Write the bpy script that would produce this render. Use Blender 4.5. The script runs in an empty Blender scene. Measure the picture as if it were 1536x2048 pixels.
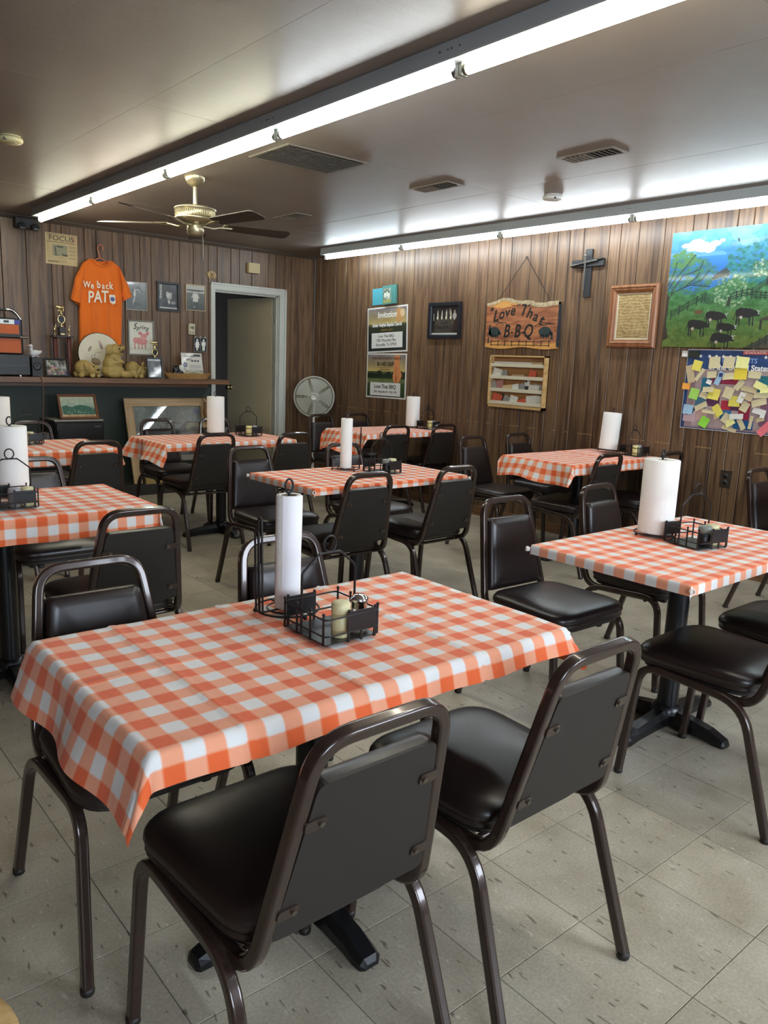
import bpy, bmesh, math, random
import numpy as np
from mathutils import Vector, Matrix, Euler
R = math.radians; PI = math.pi
sc = bpy.context.scene
COL = sc.collection

# ------------------------------------------------------------------ camera
cam_d = bpy.data.cameras.new('camera'); cam = bpy.data.objects.new('camera', cam_d); COL.objects.link(cam)
_r = Vector((0.7648, -0.6431, 0.0385)); _u = Vector((0.0935, 0.17, 0.981)); _w = Vector((0.6374, 0.7467, -0.1901))
_r.normalize(); _u = (_u - _u.dot(_r) * _r).normalized(); _w = _u.cross(_r)
CAM = Vector((-1.2394, -0.9796, 1.3766))
cam.matrix_world = Matrix(((_r.x, _u.x, -_w.x, CAM.x), (_r.y, _u.y, -_w.y, CAM.y), (_r.z, _u.z, -_w.z, CAM.z), (0, 0, 0, 1)))
cam_d.sensor_fit = 'VERTICAL'; cam_d.sensor_height = 36.0; cam_d.lens = 36.0 * 1556.0 / 2048.0
cam_d.clip_start = 0.02; cam_d.clip_end = 100
sc.camera = cam
def project(p):
    d = Vector(p) - CAM; z = d.dot(_w)
    if z <= .05: return None
    return 768 + 1556 * d.dot(_r) / z, 1024 - 1556 * d.dot(_u) / z

# ------------------------------------------------------------------ world, light, exposure
world = bpy.data.worlds.new('daylight'); sc.world = world; world.use_nodes = True
bg = world.node_tree.nodes['Background']; bg.inputs['Color'].default_value = (0.62, 0.78, 1.0, 1); bg.inputs['Strength'].default_value = 2.5
sc.view_settings.view_transform = 'Standard'; sc.view_settings.look = 'None'; sc.view_settings.gamma = 1.0
sc.view_settings.exposure = 0.95
try: sc.view_settings.use_curve_mapping = False
except Exception: pass
TUBE_POWER = 24.0
def area_light(name, loc, rot, sx, sy, energy, color):
    l = bpy.data.lights.new(name, 'AREA'); l.shape = 'RECTANGLE'; l.size = sx; l.size_y = sy; l.energy = energy; l.color = color
    o = bpy.data.objects.new(name, l); o.location = loc; o.rotation_euler = rot; COL.objects.link(o); return o
# daylight through the two shop windows of the front wall, behind the camera
area_light('window_daylight', (-1.5, -3.16, 1.55), (R(90), 0, 0), 1.5, 1.2, 42, (0.72, 0.86, 1.0))
area_light('window_daylight', (1.9, -3.16, 1.55), (R(90), 0, 0), 1.9, 1.2, 62, (0.78, 0.88, 1.0))

# ------------------------------------------------------------------ materials
def srgb(r, g, b):
    f = lambda c: (c / 12.92 if c <= .04045 else ((c + .055) / 1.055) ** 2.4)
    return (f(r / 255), f(g / 255), f(b / 255), 1)
MATS = {}
def mat(name, color, rough=.5, metal=0.0, noise=None, bump=None, coat=0, spec=.5, var=0.0, trans=0, emit=None, estr=0, sheen=0):
    """principled material; noise=(scale, amount) darkens/lightens the colour, bump=(scale, strength, distance)"""
    if name in MATS: return MATS[name]
    m = bpy.data.materials.new(name); m.use_nodes = True; nt = m.node_tree; N = nt.nodes; L = nt.links
    b = N['Principled BSDF']; b.inputs['Roughness'].default_value = rough; b.inputs['Metallic'].default_value = metal
    b.inputs['Specular IOR Level'].default_value = spec
    b.inputs['Coat Weight'].default_value = coat; b.inputs['Coat Roughness'].default_value = .08
    b.inputs['Transmission Weight'].default_value = trans; b.inputs['Sheen Weight'].default_value = sheen
    c = color if len(color) == 4 else (*color, 1)
    b.inputs['Base Color'].default_value = c
    if emit: b.inputs['Emission Color'].default_value = (*emit, 1); b.inputs['Emission Strength'].default_value = estr
    tc = N.new('ShaderNodeTexCoord')
    if noise or var:
        mx = N.new('ShaderNodeMix'); mx.data_type = 'RGBA'; mx.blend_type = 'MULTIPLY'; mx.inputs[0].default_value = 1
        mx.inputs[6].default_value = c; cur = None
        if noise:
            n = N.new('ShaderNodeTexNoise'); n.inputs['Scale'].default_value = noise[0]; n.inputs['Detail'].default_value = 5
            L.new(tc.outputs['Object'], n.inputs['Vector'])
            mr = N.new('ShaderNodeMapRange'); mr.inputs[1].default_value = .25; mr.inputs[2].default_value = .75
            mr.inputs[3].default_value = 1 - noise[1]; mr.inputs[4].default_value = 1 + noise[1]
            L.new(n.outputs['Fac'], mr.inputs[0]); cur = mr.outputs[0]
        if var:
            oi = N.new('ShaderNodeObjectInfo'); mr2 = N.new('ShaderNodeMapRange'); mr2.inputs[3].default_value = 1 - var; mr2.inputs[4].default_value = 1 + var
            L.new(oi.outputs['Random'], mr2.inputs[0])
            if cur:
                mm = N.new('ShaderNodeMath'); mm.operation = 'MULTIPLY'; L.new(cur, mm.inputs[0]); L.new(mr2.outputs[0], mm.inputs[1]); cur = mm.outputs[0]
            else: cur = mr2.outputs[0]
        L.new(cur, mx.inputs[7]); L.new(mx.outputs[2], b.inputs['Base Color'])
    if bump:
        n2 = N.new('ShaderNodeTexNoise'); n2.inputs['Scale'].default_value = bump[0]; n2.inputs['Detail'].default_value = 4
        L.new(tc.outputs['Object'], n2.inputs['Vector'])
        bp = N.new('ShaderNodeBump'); bp.inputs['Strength'].default_value = bump[1]; bp.inputs['Distance'].default_value = bump[2]
        L.new(n2.outputs['Fac'], bp.inputs['Height']); L.new(bp.outputs[0], b.inputs['Normal'])
    MATS[name] = m; return m

def nodes_of(name, rough=.5):
    m = bpy.data.materials.new(name); m.use_nodes = True; nt = m.node_tree
    b = nt.nodes['Principled BSDF']; b.inputs['Roughness'].default_value = rough; MATS[name] = m
    return m, nt.nodes, nt.links, b
def ramp(N, stops):
    r = N.new('ShaderNodeValToRGB'); e = r.color_ramp.elements
    while len(e) > 1: e.remove(e[-1])
    e[0].position = stops[0][0]; e[0].color = stops[0][1]
    for p, c in stops[1:]:
        x = e.new(p); x.color = c
    return r
def wood_mat(name, dark, mid, light, axis='Z', rough=.42, scale=1.0, rnd=.22, scuff=False):
    """long-grained wood; axis = direction of the grain in object space"""
    m, N, L, b = nodes_of(name, rough)
    tc = N.new('ShaderNodeTexCoord'); oi = N.new('ShaderNodeObjectInfo'); mp = N.new('ShaderNodeMapping')
    s = {'X': (.55, 14, 14), 'Y': (14, .55, 14), 'Z': (14, 14, .55)}[axis]
    mp.inputs['Scale'].default_value = [k * scale for k in s]
    cx = N.new('ShaderNodeCombineXYZ'); ml = N.new('ShaderNodeMath'); ml.operation = 'MULTIPLY'; ml.inputs[1].default_value = 37.0
    L.new(oi.outputs['Random'], ml.inputs[0])
    for i in range(3): L.new(ml.outputs[0], cx.inputs[i])
    L.new(tc.outputs['Object'], mp.inputs['Vector']); L.new(cx.outputs[0], mp.inputs['Location'])
    n = N.new('ShaderNodeTexNoise'); n.inputs['Scale'].default_value = 1.3; n.inputs['Detail'].default_value = 7; n.inputs['Roughness'].default_value = .62; n.inputs['Distortion'].default_value = 1.1
    L.new(mp.outputs[0], n.inputs['Vector'])
    w = N.new('ShaderNodeTexNoise'); w.inputs['Scale'].default_value = 7; w.inputs['Detail'].default_value = 3
    L.new(mp.outputs[0], w.inputs['Vector'])
    mm = N.new('ShaderNodeMath'); mm.operation = 'MULTIPLY_ADD'; mm.inputs[1].default_value = .35; L.new(w.outputs['Fac'], mm.inputs[0]); L.new(n.outputs['Fac'], mm.inputs[2])
    rp = ramp(N, [(.42, dark), (.60, mid), (.74, light), (.86, mid)])
    L.new(mm.outputs[0], rp.inputs[0])
    mx = N.new('ShaderNodeMix'); mx.data_type = 'RGBA'; mx.blend_type = 'MULTIPLY'; mx.inputs[0].default_value = 1
    mr = N.new('ShaderNodeMapRange'); mr.inputs[3].default_value = 1 - rnd; mr.inputs[4].default_value = 1 + rnd
    L.new(oi.outputs['Random'], mr.inputs[0]); L.new(rp.outputs[0], mx.inputs[6]); L.new(mr.outputs[0], mx.inputs[7])
    out = mx.outputs[2]
    if scuff:   # worn pale line the chair backs have rubbed into the panelling
        sp = N.new('ShaderNodeSeparateXYZ'); L.new(tc.outputs['Object'], sp.inputs[0])
        a = N.new('ShaderNodeMath'); a.operation = 'SUBTRACT'; a.inputs[1].default_value = .862; L.new(sp.outputs['Z'], a.inputs[0])
        c = N.new('ShaderNodeMath'); c.operation = 'ABSOLUTE'; L.new(a.outputs[0], c.inputs[0])
        d = N.new('ShaderNodeMath'); d.operation = 'LESS_THAN'; d.inputs[1].default_value = .0035; L.new(c.outputs[0], d.inputs[0])
        nn = N.new('ShaderNodeTexNoise'); nn.inputs['Scale'].default_value = 3; L.new(tc.outputs['Object'], nn.inputs['Vector'])
        g = N.new('ShaderNodeMath'); g.operation = 'GREATER_THAN'; g.inputs[1].default_value = .5; L.new(nn.outputs['Fac'], g.inputs[0])
        h = N.new('ShaderNodeMath'); h.operation = 'MULTIPLY'; L.new(d.outputs[0], h.inputs[0]); L.new(g.outputs[0], h.inputs[1])
        h2 = N.new('ShaderNodeMath'); h2.operation = 'MULTIPLY'; h2.inputs[1].default_value = .45; L.new(h.outputs[0], h2.inputs[0])
        m2 = N.new('ShaderNodeMix'); m2.data_type = 'RGBA'; m2.inputs[7].default_value = srgb(190, 150, 90)
        L.new(h2.outputs[0], m2.inputs[0]); L.new(out, m2.inputs[6]); out = m2.outputs[2]
    L.new(out, b.inputs['Base Color'])
    bp = N.new('ShaderNodeBump'); bp.inputs['Strength'].default_value = .12; bp.inputs['Distance'].default_value = .002
    L.new(mm.outputs[0], bp.inputs['Height']); L.new(bp.outputs[0], b.inputs['Normal'])
    return m

M_panel = wood_mat('walnut_panelling', srgb(52, 36, 26), srgb(87, 63, 45), srgb(122, 94, 68), rough=.40, rnd=.13, scuff=True)
M_panelb = M_panel
M_groove = mat('panel_groove', srgb(30, 20, 15), .7)
M_oak = wood_mat('oak_frame', srgb(104, 60, 34), srgb(134, 84, 52), srgb(158, 108, 72), axis='Y', rough=.4, scale=1.6, rnd=.05)
M_pineh = wood_mat('pale_pine_rail', srgb(140, 108, 72), srgb(172, 138, 96), srgb(196, 166, 124), axis='X', rough=.5, scale=.8, rnd=.03)
M_pine = wood_mat('pale_pine', srgb(140, 108, 72), srgb(172, 138, 96), srgb(196, 166, 124), axis='Y', rough=.5, scale=1.2, rnd=.03)
M_shelf = wood_mat('brown_shelf', srgb(66, 42, 26), srgb(98, 66, 42), srgb(122, 86, 58), axis='X', rough=.4, rnd=.02)
M_tubing = mat('brown_enamel_steel', srgb(56, 41, 35), .26, .35, noise=(40, .12), coat=.5)
M_vinyl = mat('dark_brown_vinyl', srgb(33, 23, 22), .33, 0, noise=(9, .10), bump=(260, .12, .0006), spec=.55)
M_backpanel = mat('chair_back_board', srgb(35, 30, 26), .55, 0, noise=(30, .08), bump=(300, .1, .0004))
M_rubber = mat('black_rubber', srgb(28, 23, 20), .5)
M_steel = mat('zinc_bolt', srgb(120, 112, 100), .35, .9)
M_blackcast = mat('black_cast_iron', srgb(16, 17, 20), .38, .2, bump=(90, .25, .001), coat=.25)
M_wire = mat('black_wire', srgb(24, 20, 20), .42, .3)
M_white_paint = mat('white_enamel', srgb(196, 196, 186), .38, noise=(8, .04))
M_chrome = mat('chrome', srgb(215, 215, 215), .12, 1.0)
M_brass = mat('gold_plastic', srgb(224, 206, 152), .22, 1.0)
M_black = mat('black_plastic', srgb(20, 20, 21), .38)
M_white = mat('white_plastic', srgb(214, 212, 204), .42)
M_cream = mat('cream_plastic', srgb(206, 196, 150), .45)
M_paper = mat('white_paper', srgb(222, 220, 214), .8)
M_ink = mat('black_print', srgb(18, 17, 18), .6)
M_whiteprint = mat('white_print', srgb(235, 232, 225), .6)
M_towel = mat('paper_towel', srgb(236, 232, 226), .95, bump=(160, .55, .0025))
M_dark = mat('dark_void', srgb(22, 19, 18), .8)

# ------------------------------------------------------------------ mesh builder
class MB:
    def __init__(s): s.v = []; s.f = []; s.sm = []
    def add(s, vs, fs, smooth=False, M=None):
        o = len(s.v)
        s.v += [tuple(M @ Vector(p)) for p in vs] if M is not None else [tuple(p) for p in vs]
        s.f += [tuple(i + o for i in f) for f in fs]; s.sm += [smooth] * len(fs); return s
    def box(s, x0, y0, z0, x1, y1, z1, M=None):
        v = [(x0, y0, z0), (x1, y0, z0), (x1, y1, z0), (x0, y1, z0), (x0, y0, z1), (x1, y0, z1), (x1, y1, z1), (x0, y1, z1)]
        return s.add(v, [(0, 3, 2, 1), (4, 5, 6, 7), (0, 1, 5, 4), (1, 2, 6, 5), (2, 3, 7, 6), (3, 0, 4, 7)], False, M)
    def cbox(s, cx, cy, cz, sx, sy, sz, M=None): return s.box(cx - sx / 2, cy - sy / 2, cz - sz / 2, cx + sx / 2, cy + sy / 2, cz + sz / 2, M)
    def rbox(s, x0, y0, z0, x1, y1, z1, r=.005, M=None, n=3):
        """box with rounded vertical edges and chamfered top and bottom"""
        pts = rounded_rect(x0, y0, x1, y1, min(r, (x1 - x0) / 2.01, (y1 - y0) / 2.01), n); k = len(pts); c = min(r * .5, (z1 - z0) / 3)
        cx, cy = (x0 + x1) / 2, (y0 + y1) / 2; fx = 1 - 2 * c / (x1 - x0); fy = 1 - 2 * c / (y1 - y0)
        ins = [(cx + (x - cx) * fx, cy + (y - cy) * fy) for x, y in pts]
        rings = [(ins, z0), (pts, z0 + c), (pts, z1 - c), (ins, z1)]
        v = [(x, y, z) for P, z in rings for x, y in P]; f = []
        for a in range(3):
            for i in range(k): j = (i + 1) % k; f.append((a * k + i, a * k + j, (a + 1) * k + j, (a + 1) * k + i))
        f.append(tuple(reversed(range(k)))); f.append(tuple(range(3 * k, 4 * k)))
        return s.add(v, f, False, M)
    def lathe(s, prof, n=24, M=None, smooth=True, cap=True):
        v = []; f = []; k = len(prof)
        for r, z in prof:
            for i in range(n): a = 2 * PI * i / n; v.append((r * math.cos(a), r * math.sin(a), z))
        for a in range(k - 1):
            for i in range(n): j = (i + 1) % n; f.append((a * n + i, a * n + j, (a + 1) * n + j, (a + 1) * n + i))
        s.add(v, f, smooth, M)
        if cap: s.add(v[:n], [tuple(reversed(range(n)))], False, M); s.add(v[-n:], [tuple(range(n))], False, M)
        return s
    def cyl(s, p, q, r, n=12, r2=None, smooth=True):
        p, q = Vector(p), Vector(q); d = q - p; M = Matrix.Translation(p) @ d.to_track_quat('Z', 'Y').to_matrix().to_4x4()
        return s.lathe([(r, 0), (r if r2 is None else r2, d.length)], n, M, smooth)
    def tube(s, path, r, n=8, sq=None, closed=False, smooth=True, up=None):
        """sweep along a path; sq = half side of a rounded square profile instead of a circle"""
        P = [Vector(p) for p in path]; k = len(P)
        if sq:
            base_ = rounded_rect(-sq, -sq, sq, sq, sq * .40, 2); prof = []
            for q_ in range(4):
                c_ = base_[q_ * 3:q_ * 3 + 3]; nx_ = base_[(q_ * 3 + 3) % 12]; prof += c_ + [(c_[2][0] * .86 + nx_[0] * .14, c_[2][1] * .86 + nx_[1] * .14), (c_[2][0] * .14 + nx_[0] * .86, c_[2][1] * .14 + nx_[1] * .86)]
            n = len(prof)
        else: prof = [(r * math.cos(2 * PI * i / n), r * math.sin(2 * PI * i / n)) for i in range(n)]
        T = []
        for i in range(k):
            a = P[(i - 1) % k] if (closed or i > 0) else P[i]; b = P[(i + 1) % k] if (closed or i < k - 1) else P[i]
            T.append((b - a).normalized())
        nrm = Vector(up) if up is not None else Vector((0, 0, 1))
        if abs(nrm.dot(T[0])) > .98: nrm = Vector((1, 0, 0))
        nrm = (nrm - nrm.dot(T[0]) * T[0]).normalized(); v = []; f = []
        for i in range(k):
            nrm = (nrm - nrm.dot(T[i]) * T[i]).normalized(); bn = T[i].cross(nrm)
            sc_ = 1.0
            if 0 < i < k - 1 or closed:
                a = P[(i - 1) % k]; b = P[(i + 1) % k]; d1 = (P[i] - a).normalized(); d2 = (b - P[i]).normalized()
                sc_ = 1 / max(.7, math.cos(d1.angle(d2, 0) / 2))
            for x, y in prof: v.append(P[i] + nrm * x * sc_ + bn * y * sc_)
        for i in range(k - 1 + (1 if closed else 0)):
            a = i * n; b = ((i + 1) % k) * n
            for j in range(n): j2 = (j + 1) % n; f.append((a + j, a + j2, b + j2, b + j))
        s.add(v, f, smooth)
        if not closed: s.add(v[:n], [tuple(reversed(range(n)))]); s.add(v[-n:], [tuple(range(n))])
        return s
    def sphere(s, c, r, n=12, m=8, M=None):
        rx, ry, rz = (r, r, r) if not hasattr(r, '__len__') else r; v = [(0, 0, -1)]; f = []
        for a in range(1, m):
            t = PI * a / m
            for i in range(n): v.append((math.sin(t) * math.cos(2 * PI * i / n), math.sin(t) * math.sin(2 * PI * i / n), -math.cos(t)))
        v.append((0, 0, 1))
        for i in range(n): f.append((0, 1 + (i + 1) % n, 1 + i))
        for a in range(m - 2):
            for i in range(n): j = (i + 1) % n; o = 1 + a * n; f.append((o + i, o + j, o + n + j, o + n + i))
        e = len(v) - 1; o = 1 + (m - 2) * n
        for i in range(n): f.append((o + i, o + (i + 1) % n, e))
        v = [(c[0] + rx * x, c[1] + ry * y, c[2] + rz * z) if M is None else (Vector(c) + (M @ Vector((rx * x, ry * y, rz * z)))) for x, y, z in v]
        return s.add(v, f, True)
    def prism(s, pts, z0, z1, M=None):
        k = len(pts); v = [(x, y, z0) for x, y in pts] + [(x, y, z1) for x, y in pts]
        f = [tuple(reversed(range(k))), tuple(range(k, 2 * k))] + [(i, (i + 1) % k, k + (i + 1) % k, k + i) for i in range(k)]
        return s.add(v, f, False, M)
    def torus(s, R_, r, M=None, n=32, m=8):
        v = []; f = []
        for i in range(n):
            a = 2 * PI * i / n
            for j in range(m): b = 2 * PI * j / m; v.append(((R_ + r * math.cos(b)) * math.cos(a), (R_ + r * math.cos(b)) * math.sin(a), r * math.sin(b)))
        for i in range(n):
            for j in range(m): f.append((i * m + j, ((i + 1) % n) * m + j, ((i + 1) % n) * m + (j + 1) % m, i * m + (j + 1) % m))
        return s.add(v, f, True, M)
    def mesh(s, name):
        me = bpy.data.meshes.new(name); me.from_pydata(s.v, [], s.f); me.polygons.foreach_set('use_smooth', s.sm); me.update(); return me
    def build(s, name, m=None, parent=None, **tags):
        me = s.mesh(name); o = bpy.data.objects.new(name, me); COL.objects.link(o)
        if m: me.materials.append(m)
        if parent: o.parent = parent
        for k_, v_ in tags.items(): o[k_] = v_
        return o
def rounded_rect(x0, y0, x1, y1, r, n=4):
    out = []
    for cx, cy, a0 in ((x1 - r, y1 - r, 0), (x0 + r, y1 - r, 90), (x0 + r, y0 + r, 180), (x1 - r, y0 + r, 270)):
        for i in range(n + 1): a = R(a0 + 90 * i / n); out.append((cx + r * math.cos(a), cy + r * math.sin(a)))
    return out
def rounded_poly(pts, rad, n=5):
    """round the corners of a convex 2D polygon"""
    out = []; k = len(pts)
    for i in range(k):
        p = Vector(pts[i]); a = (Vector(pts[i - 1]) - p).normalized(); b = (Vector(pts[(i + 1) % k]) - p).normalized()
        r = rad[i] if hasattr(rad, '__len__') else rad
        for j in range(n + 1):
            t = j / n; q = (p + a * r) * (1 - t) ** 2 + p * 2 * t * (1 - t) + (p + b * r) * t ** 2; out.append((q.x, q.y))
    return out
def fillet(pts, rad, n=6):
    P = [Vector(p) for p in pts]; out = [P[0]]
    for i in range(1, len(P) - 1):
        r = rad[i - 1] if hasattr(rad, '__len__') else rad
        a = (P[i - 1] - P[i]); b = (P[i + 1] - P[i]); ra = min(r, a.length * .49); rb = min(r, b.length * .49)
        A = P[i] + a.normalized() * ra; B = P[i] + b.normalized() * rb
        for j in range(n + 1): t = j / n; out.append(A * (1 - t) ** 2 + P[i] * 2 * t * (1 - t) + B * t ** 2)
    out.append(P[-1]); return out
def tag(o, label=None, cat=None, group=None, kind=None):
    if label: o['label'] = label
    if cat: o['category'] = cat
    if group: o['group'] = group
    if kind: o['kind'] = kind
    return o
def thing(name, label, cat, loc=(0, 0, 0), rot=(0, 0, 0), group=None):
    o = bpy.data.objects.new(name, None); o.empty_display_size = .05; COL.objects.link(o); o.location = loc
    o.rotation_euler = rot if hasattr(rot, '__len__') else (0, 0, rot); return tag(o, label, cat, group)
def clone(o, name=None, label=None, loc=None, rotz=None, parent=None):
    c = o.copy(); COL.objects.link(c)
    if parent: c.parent = parent
    for ch in list(o.children): clone(ch, parent=c)
    if label: c['label'] = label
    if loc is not None: c.location = loc
    if rotz is not None: c.rotation_euler = (0, 0, rotz)
    return c
RW = (R(90), 0, R(-90))      # hangs on the right wall, local x = viewer's right, y = up, z = out of the wall
BW = (R(90), 0, 0)           # hangs on the back wall
XW, YW, H = 4.07, 6.61, 2.508
def text(parent, s, x, y, size, m, z=.002, depth=.0006, shear=0, bold=0, sx=1.0, rot=0, align='CENTER', name='lettering', wob=0):
    cu = bpy.data.curves.new('t', 'FONT'); cu.body = s; cu.size = size; cu.extrude = depth; cu.shear = shear; cu.offset = bold
    cu.align_x = align; cu.align_y = 'CENTER'; cu.resolution_u = 3
    t = bpy.data.objects.new('t', cu); me = bpy.data.meshes.new_from_object(t)
    bpy.data.objects.remove(t); bpy.data.curves.remove(cu)
    me.materials.clear(); me.materials.append(m); me.transform(Matrix.Diagonal((sx, 1, 1, 1)))
    o = bpy.data.objects.new(name, me); COL.objects.link(o); o.parent = parent; o.location = (x, y, z); o.rotation_euler = (0, 0, rot); return o

# ------------------------------------------------------------------ painted canvases (flat prints) as coloured grids
class Art:
    def __init__(s, w, h, base):
        s.w, s.h = w, h; s.a = np.zeros((h, w, 3)); s.a[:] = base; s.Y, s.X = np.mgrid[0:h, 0:w]; s.X = (s.X + .5) / w; s.Y = (s.Y + .5) / h; s.rng = np.random.RandomState(7)
    def put(s, mask, c, al=1.0):
        m = (mask * al)[..., None] if mask.dtype != bool else (mask.astype(float) * al)[..., None]; s.a = s.a * (1 - m) + np.array(c, float) * m
    def ell(s, cx, cy, rx, ry, c, al=1.0, rot=0):
        dx = s.X - cx; dy = (s.Y - cy); k = s.h / s.w; dyy = dy * k; ca, sa = math.cos(rot), math.sin(rot); u = dx * ca + dyy * sa; v = -dx * sa + dyy * ca
        s.put((u / rx) ** 2 + (v / (ry * k)) ** 2 < 1, c, al)
    def rect(s, x0, y0, x1, y1, c, al=1.0): s.put((s.X >= x0) & (s.X <= x1) & (s.Y >= y0) & (s.Y <= y1), c, al)
    def poly(s, pts, c, al=1.0):
        ins = np.zeros(s.X.shape, bool); k = len(pts)
        for i in range(k):
            x1, y1 = pts[i]; x2, y2 = pts[(i + 1) % k]
            if y1 == y2: continue
            t = (s.Y > min(y1, y2)) & (s.Y <= max(y1, y2)) & (s.X < (x2 - x1) * (s.Y - y1) / (y2 - y1) + x1); ins ^= t
        s.put(ins, c, al)
    def line(s, pts, wd, c, al=1.0):
        k = s.h / s.w
        for (x1, y1), (x2, y2) in zip(pts, pts[1:]):
            dx, dy = x2 - x1, (y2 - y1) * k; L2 = dx * dx + dy * dy + 1e-12
            t = np.clip(((s.X - x1) * dx + (s.Y - y1) * k * dy) / L2, 0, 1)
            s.put(((s.X - x1 - t * dx) ** 2 + ((s.Y - y1) * k - t * dy) ** 2) < wd * wd, c, al)
    def noise(s, nx, ny, seed=0):
        g = np.random.RandomState(seed).rand(ny + 1, nx + 1); x = s.X * nx; y = s.Y * ny; i = np.minimum(x.astype(int), nx - 1); j = np.minimum(y.astype(int), ny - 1); fx = x - i; fy = y - j
        fx = fx * fx * (3 - 2 * fx); fy = fy * fy * (3 - 2 * fy)
        return (g[j, i] * (1 - fx) + g[j, i + 1] * fx) * (1 - fy) + (g[j + 1, i] * (1 - fx) + g[j + 1, i + 1] * fx) * fy
    def grad(s, y0, c0, y1, c1, mask=None):
        t = np.clip((s.Y - y0) / (y1 - y0), 0, 1)[..., None]; g = np.array(c0, float) * (1 - t) + np.array(c1, float) * t
        m = ((s.Y >= y0) & (s.Y <= y1)) if mask is None else mask; s.a[m] = g[m]
    def mottle(s, nx, ny, amt, seed=1, mask=None):
        n = (s.noise(nx, ny, seed) - .5)[..., None] * 2 * amt
        if mask is None: s.a += n
        else: s.a += n * mask[..., None]
ART_M = {}
def art_mat(rough, coat):
    k = (rough, coat)
    if k not in ART_M:
        m, N, L, b = nodes_of('print_gloss' if coat else 'print_matt', rough); b.inputs['Coat Weight'].default_value = coat; b.inputs['Coat Roughness'].default_value = .05
        v = N.new('ShaderNodeVertexColor'); v.layer_name = 'print'; L.new(v.outputs[0], b.inputs['Base Color']); ART_M[k] = m
    return ART_M[k]
def art_mesh(name, art, w, h, parent, z=0.0, rough=.6, coat=0, shape=None, **tags):
    a = np.clip(art.a, 0, 255) / 255; lin = np.where(a <= .04045, a / 12.92, ((a + .055) / 1.055) ** 2.4)
    W_, H_ = art.w, art.h; xs = np.linspace(-w / 2, w / 2, W_ + 1); ys = np.linspace(h / 2, -h / 2, H_ + 1)
    X, Y = np.meshgrid(xs, ys); V = np.stack([X, Y, np.full(X.shape, z)], -1).reshape(-1, 3)
    j, i = np.mgrid[0:H_, 0:W_]; o = j * (W_ + 1) + i; F = np.stack([o, o + W_ + 1, o + W_ + 2, o + 1], -1).reshape(-1, 4); C = lin.reshape(-1, 3)
    if shape is not None:
        keep = shape(art.X, art.Y).reshape(-1); F = F[keep]; C = C[keep]
    me = bpy.data.meshes.new(name); n = len(F)
    me.vertices.add(len(V)); me.vertices.foreach_set('co', V.ravel()); me.loops.add(n * 4); me.loops.foreach_set('vertex_index', F.ravel().astype(np.int32))
    me.polygons.add(n); me.polygons.foreach_set('loop_start', np.arange(0, n * 4, 4, dtype=np.int32)); me.update(calc_edges=True)
    ca = me.color_attributes.new('print', 'FLOAT_COLOR', 'CORNER'); cc = np.ones((n, 4, 4)); cc[:, :, :3] = C[:, None, :]; ca.data.foreach_set('color', cc.ravel())
    me.materials.append(art_mat(rough, coat)); ob = bpy.data.objects.new(name, me); COL.objects.link(ob); ob.parent = parent
    for k_, v_ in tags.items(): ob[k_] = v_
    return ob
def frame_mesh(w, h, fw, d, steps=None):
    """mitred picture frame, outer size w x h, member width fw, depth d; steps = [(inset, height)...] moulding profile"""
    prof = steps or [(0, 0), (0, d), (fw * .8, d), (fw, d * .6), (fw, 0)]; mb = MB(); v = []; f = []
    for ins, z in prof:
        v += [(-w / 2 + ins, -h / 2 + ins, z), (w / 2 - ins, -h / 2 + ins, z), (w / 2 - ins, h / 2 - ins, z), (-w / 2 + ins, h / 2 - ins, z)]
    for a in range(len(prof) - 1):
        for i in range(4): j = (i + 1) % 4; f.append((a * 4 + i, a * 4 + j, (a + 1) * 4 + j, (a + 1) * 4 + i))
    return mb.add(v, f)

# ================================================================== THE ROOM
XL, YF = -2.6, -3.2          # left wall, front wall (both out of the picture)
def struct(o): o['kind'] = 'structure'; return o
rng = random.Random(4)
# ---- floor: vinyl tiles 12 x 12 inch
m, N, L, b = nodes_of('vinyl_tile', .34); M_tile = m
tc = N.new('ShaderNodeTexCoord'); oi = N.new('ShaderNodeObjectInfo'); geo = N.new('ShaderNodeNewGeometry')
def tex(N, L, vec, scale, detail, mapping=None, dist=0):
    mp = N.new('ShaderNodeMapping'); mp.inputs['Scale'].default_value = mapping or (1, 1, 1); L.new(vec, mp.inputs['Vector'])
    n = N.new('ShaderNodeTexNoise'); n.inputs['Scale'].default_value = scale; n.inputs['Detail'].default_value = detail; n.inputs['Distortion'].default_value = dist; L.new(mp.outputs[0], n.inputs['Vector']); return n
pos = geo.outputs['Position']
def mixc(N, L, a, bcol, fac, blend='MIX'):
    x = N.new('ShaderNodeMix'); x.data_type = 'RGBA'; x.blend_type = blend
    if hasattr(fac, 'links'): L.new(fac, x.inputs[0])
    else: x.inputs[0].default_value = fac
    for s_, k in ((a, 6), (bcol, 7)):
        if hasattr(s_, 'links'): L.new(s_, x.inputs[k])
        else: x.inputs[k].default_value = s_
    return x.outputs[2]
n1 = tex(N, L, pos, 5, 6); r1 = ramp(N, [(.3, srgb(160, 149, 129)), (.7, srgb(190, 180, 160))]); L.new(n1.outputs['Fac'], r1.inputs[0])
n2 = tex(N, L, pos, 60, 2, (1.0, .30, 1), .3); r2 = ramp(N, [(.665, (0, 0, 0, 1)), (.70, (1, 1, 1, 1))]); L.new(n2.outputs['Fac'], r2.inputs[0])
n3 = tex(N, L, pos, 75, 2, (1.0, .4, 1), .3); r3 = ramp(N, [(.67, (0, 0, 0, 1)), (.71, (1, 1, 1, 1))]); L.new(n3.outputs['Fac'], r3.inputs[0])
n4 = tex(N, L, pos, 130, 3); r4 = ramp(N, [(.35, (.86, .86, .86, 1)), (.65, (1.06, 1.06, 1.06, 1))]); L.new(n4.outputs['Fac'], r4.inputs[0])
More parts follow.
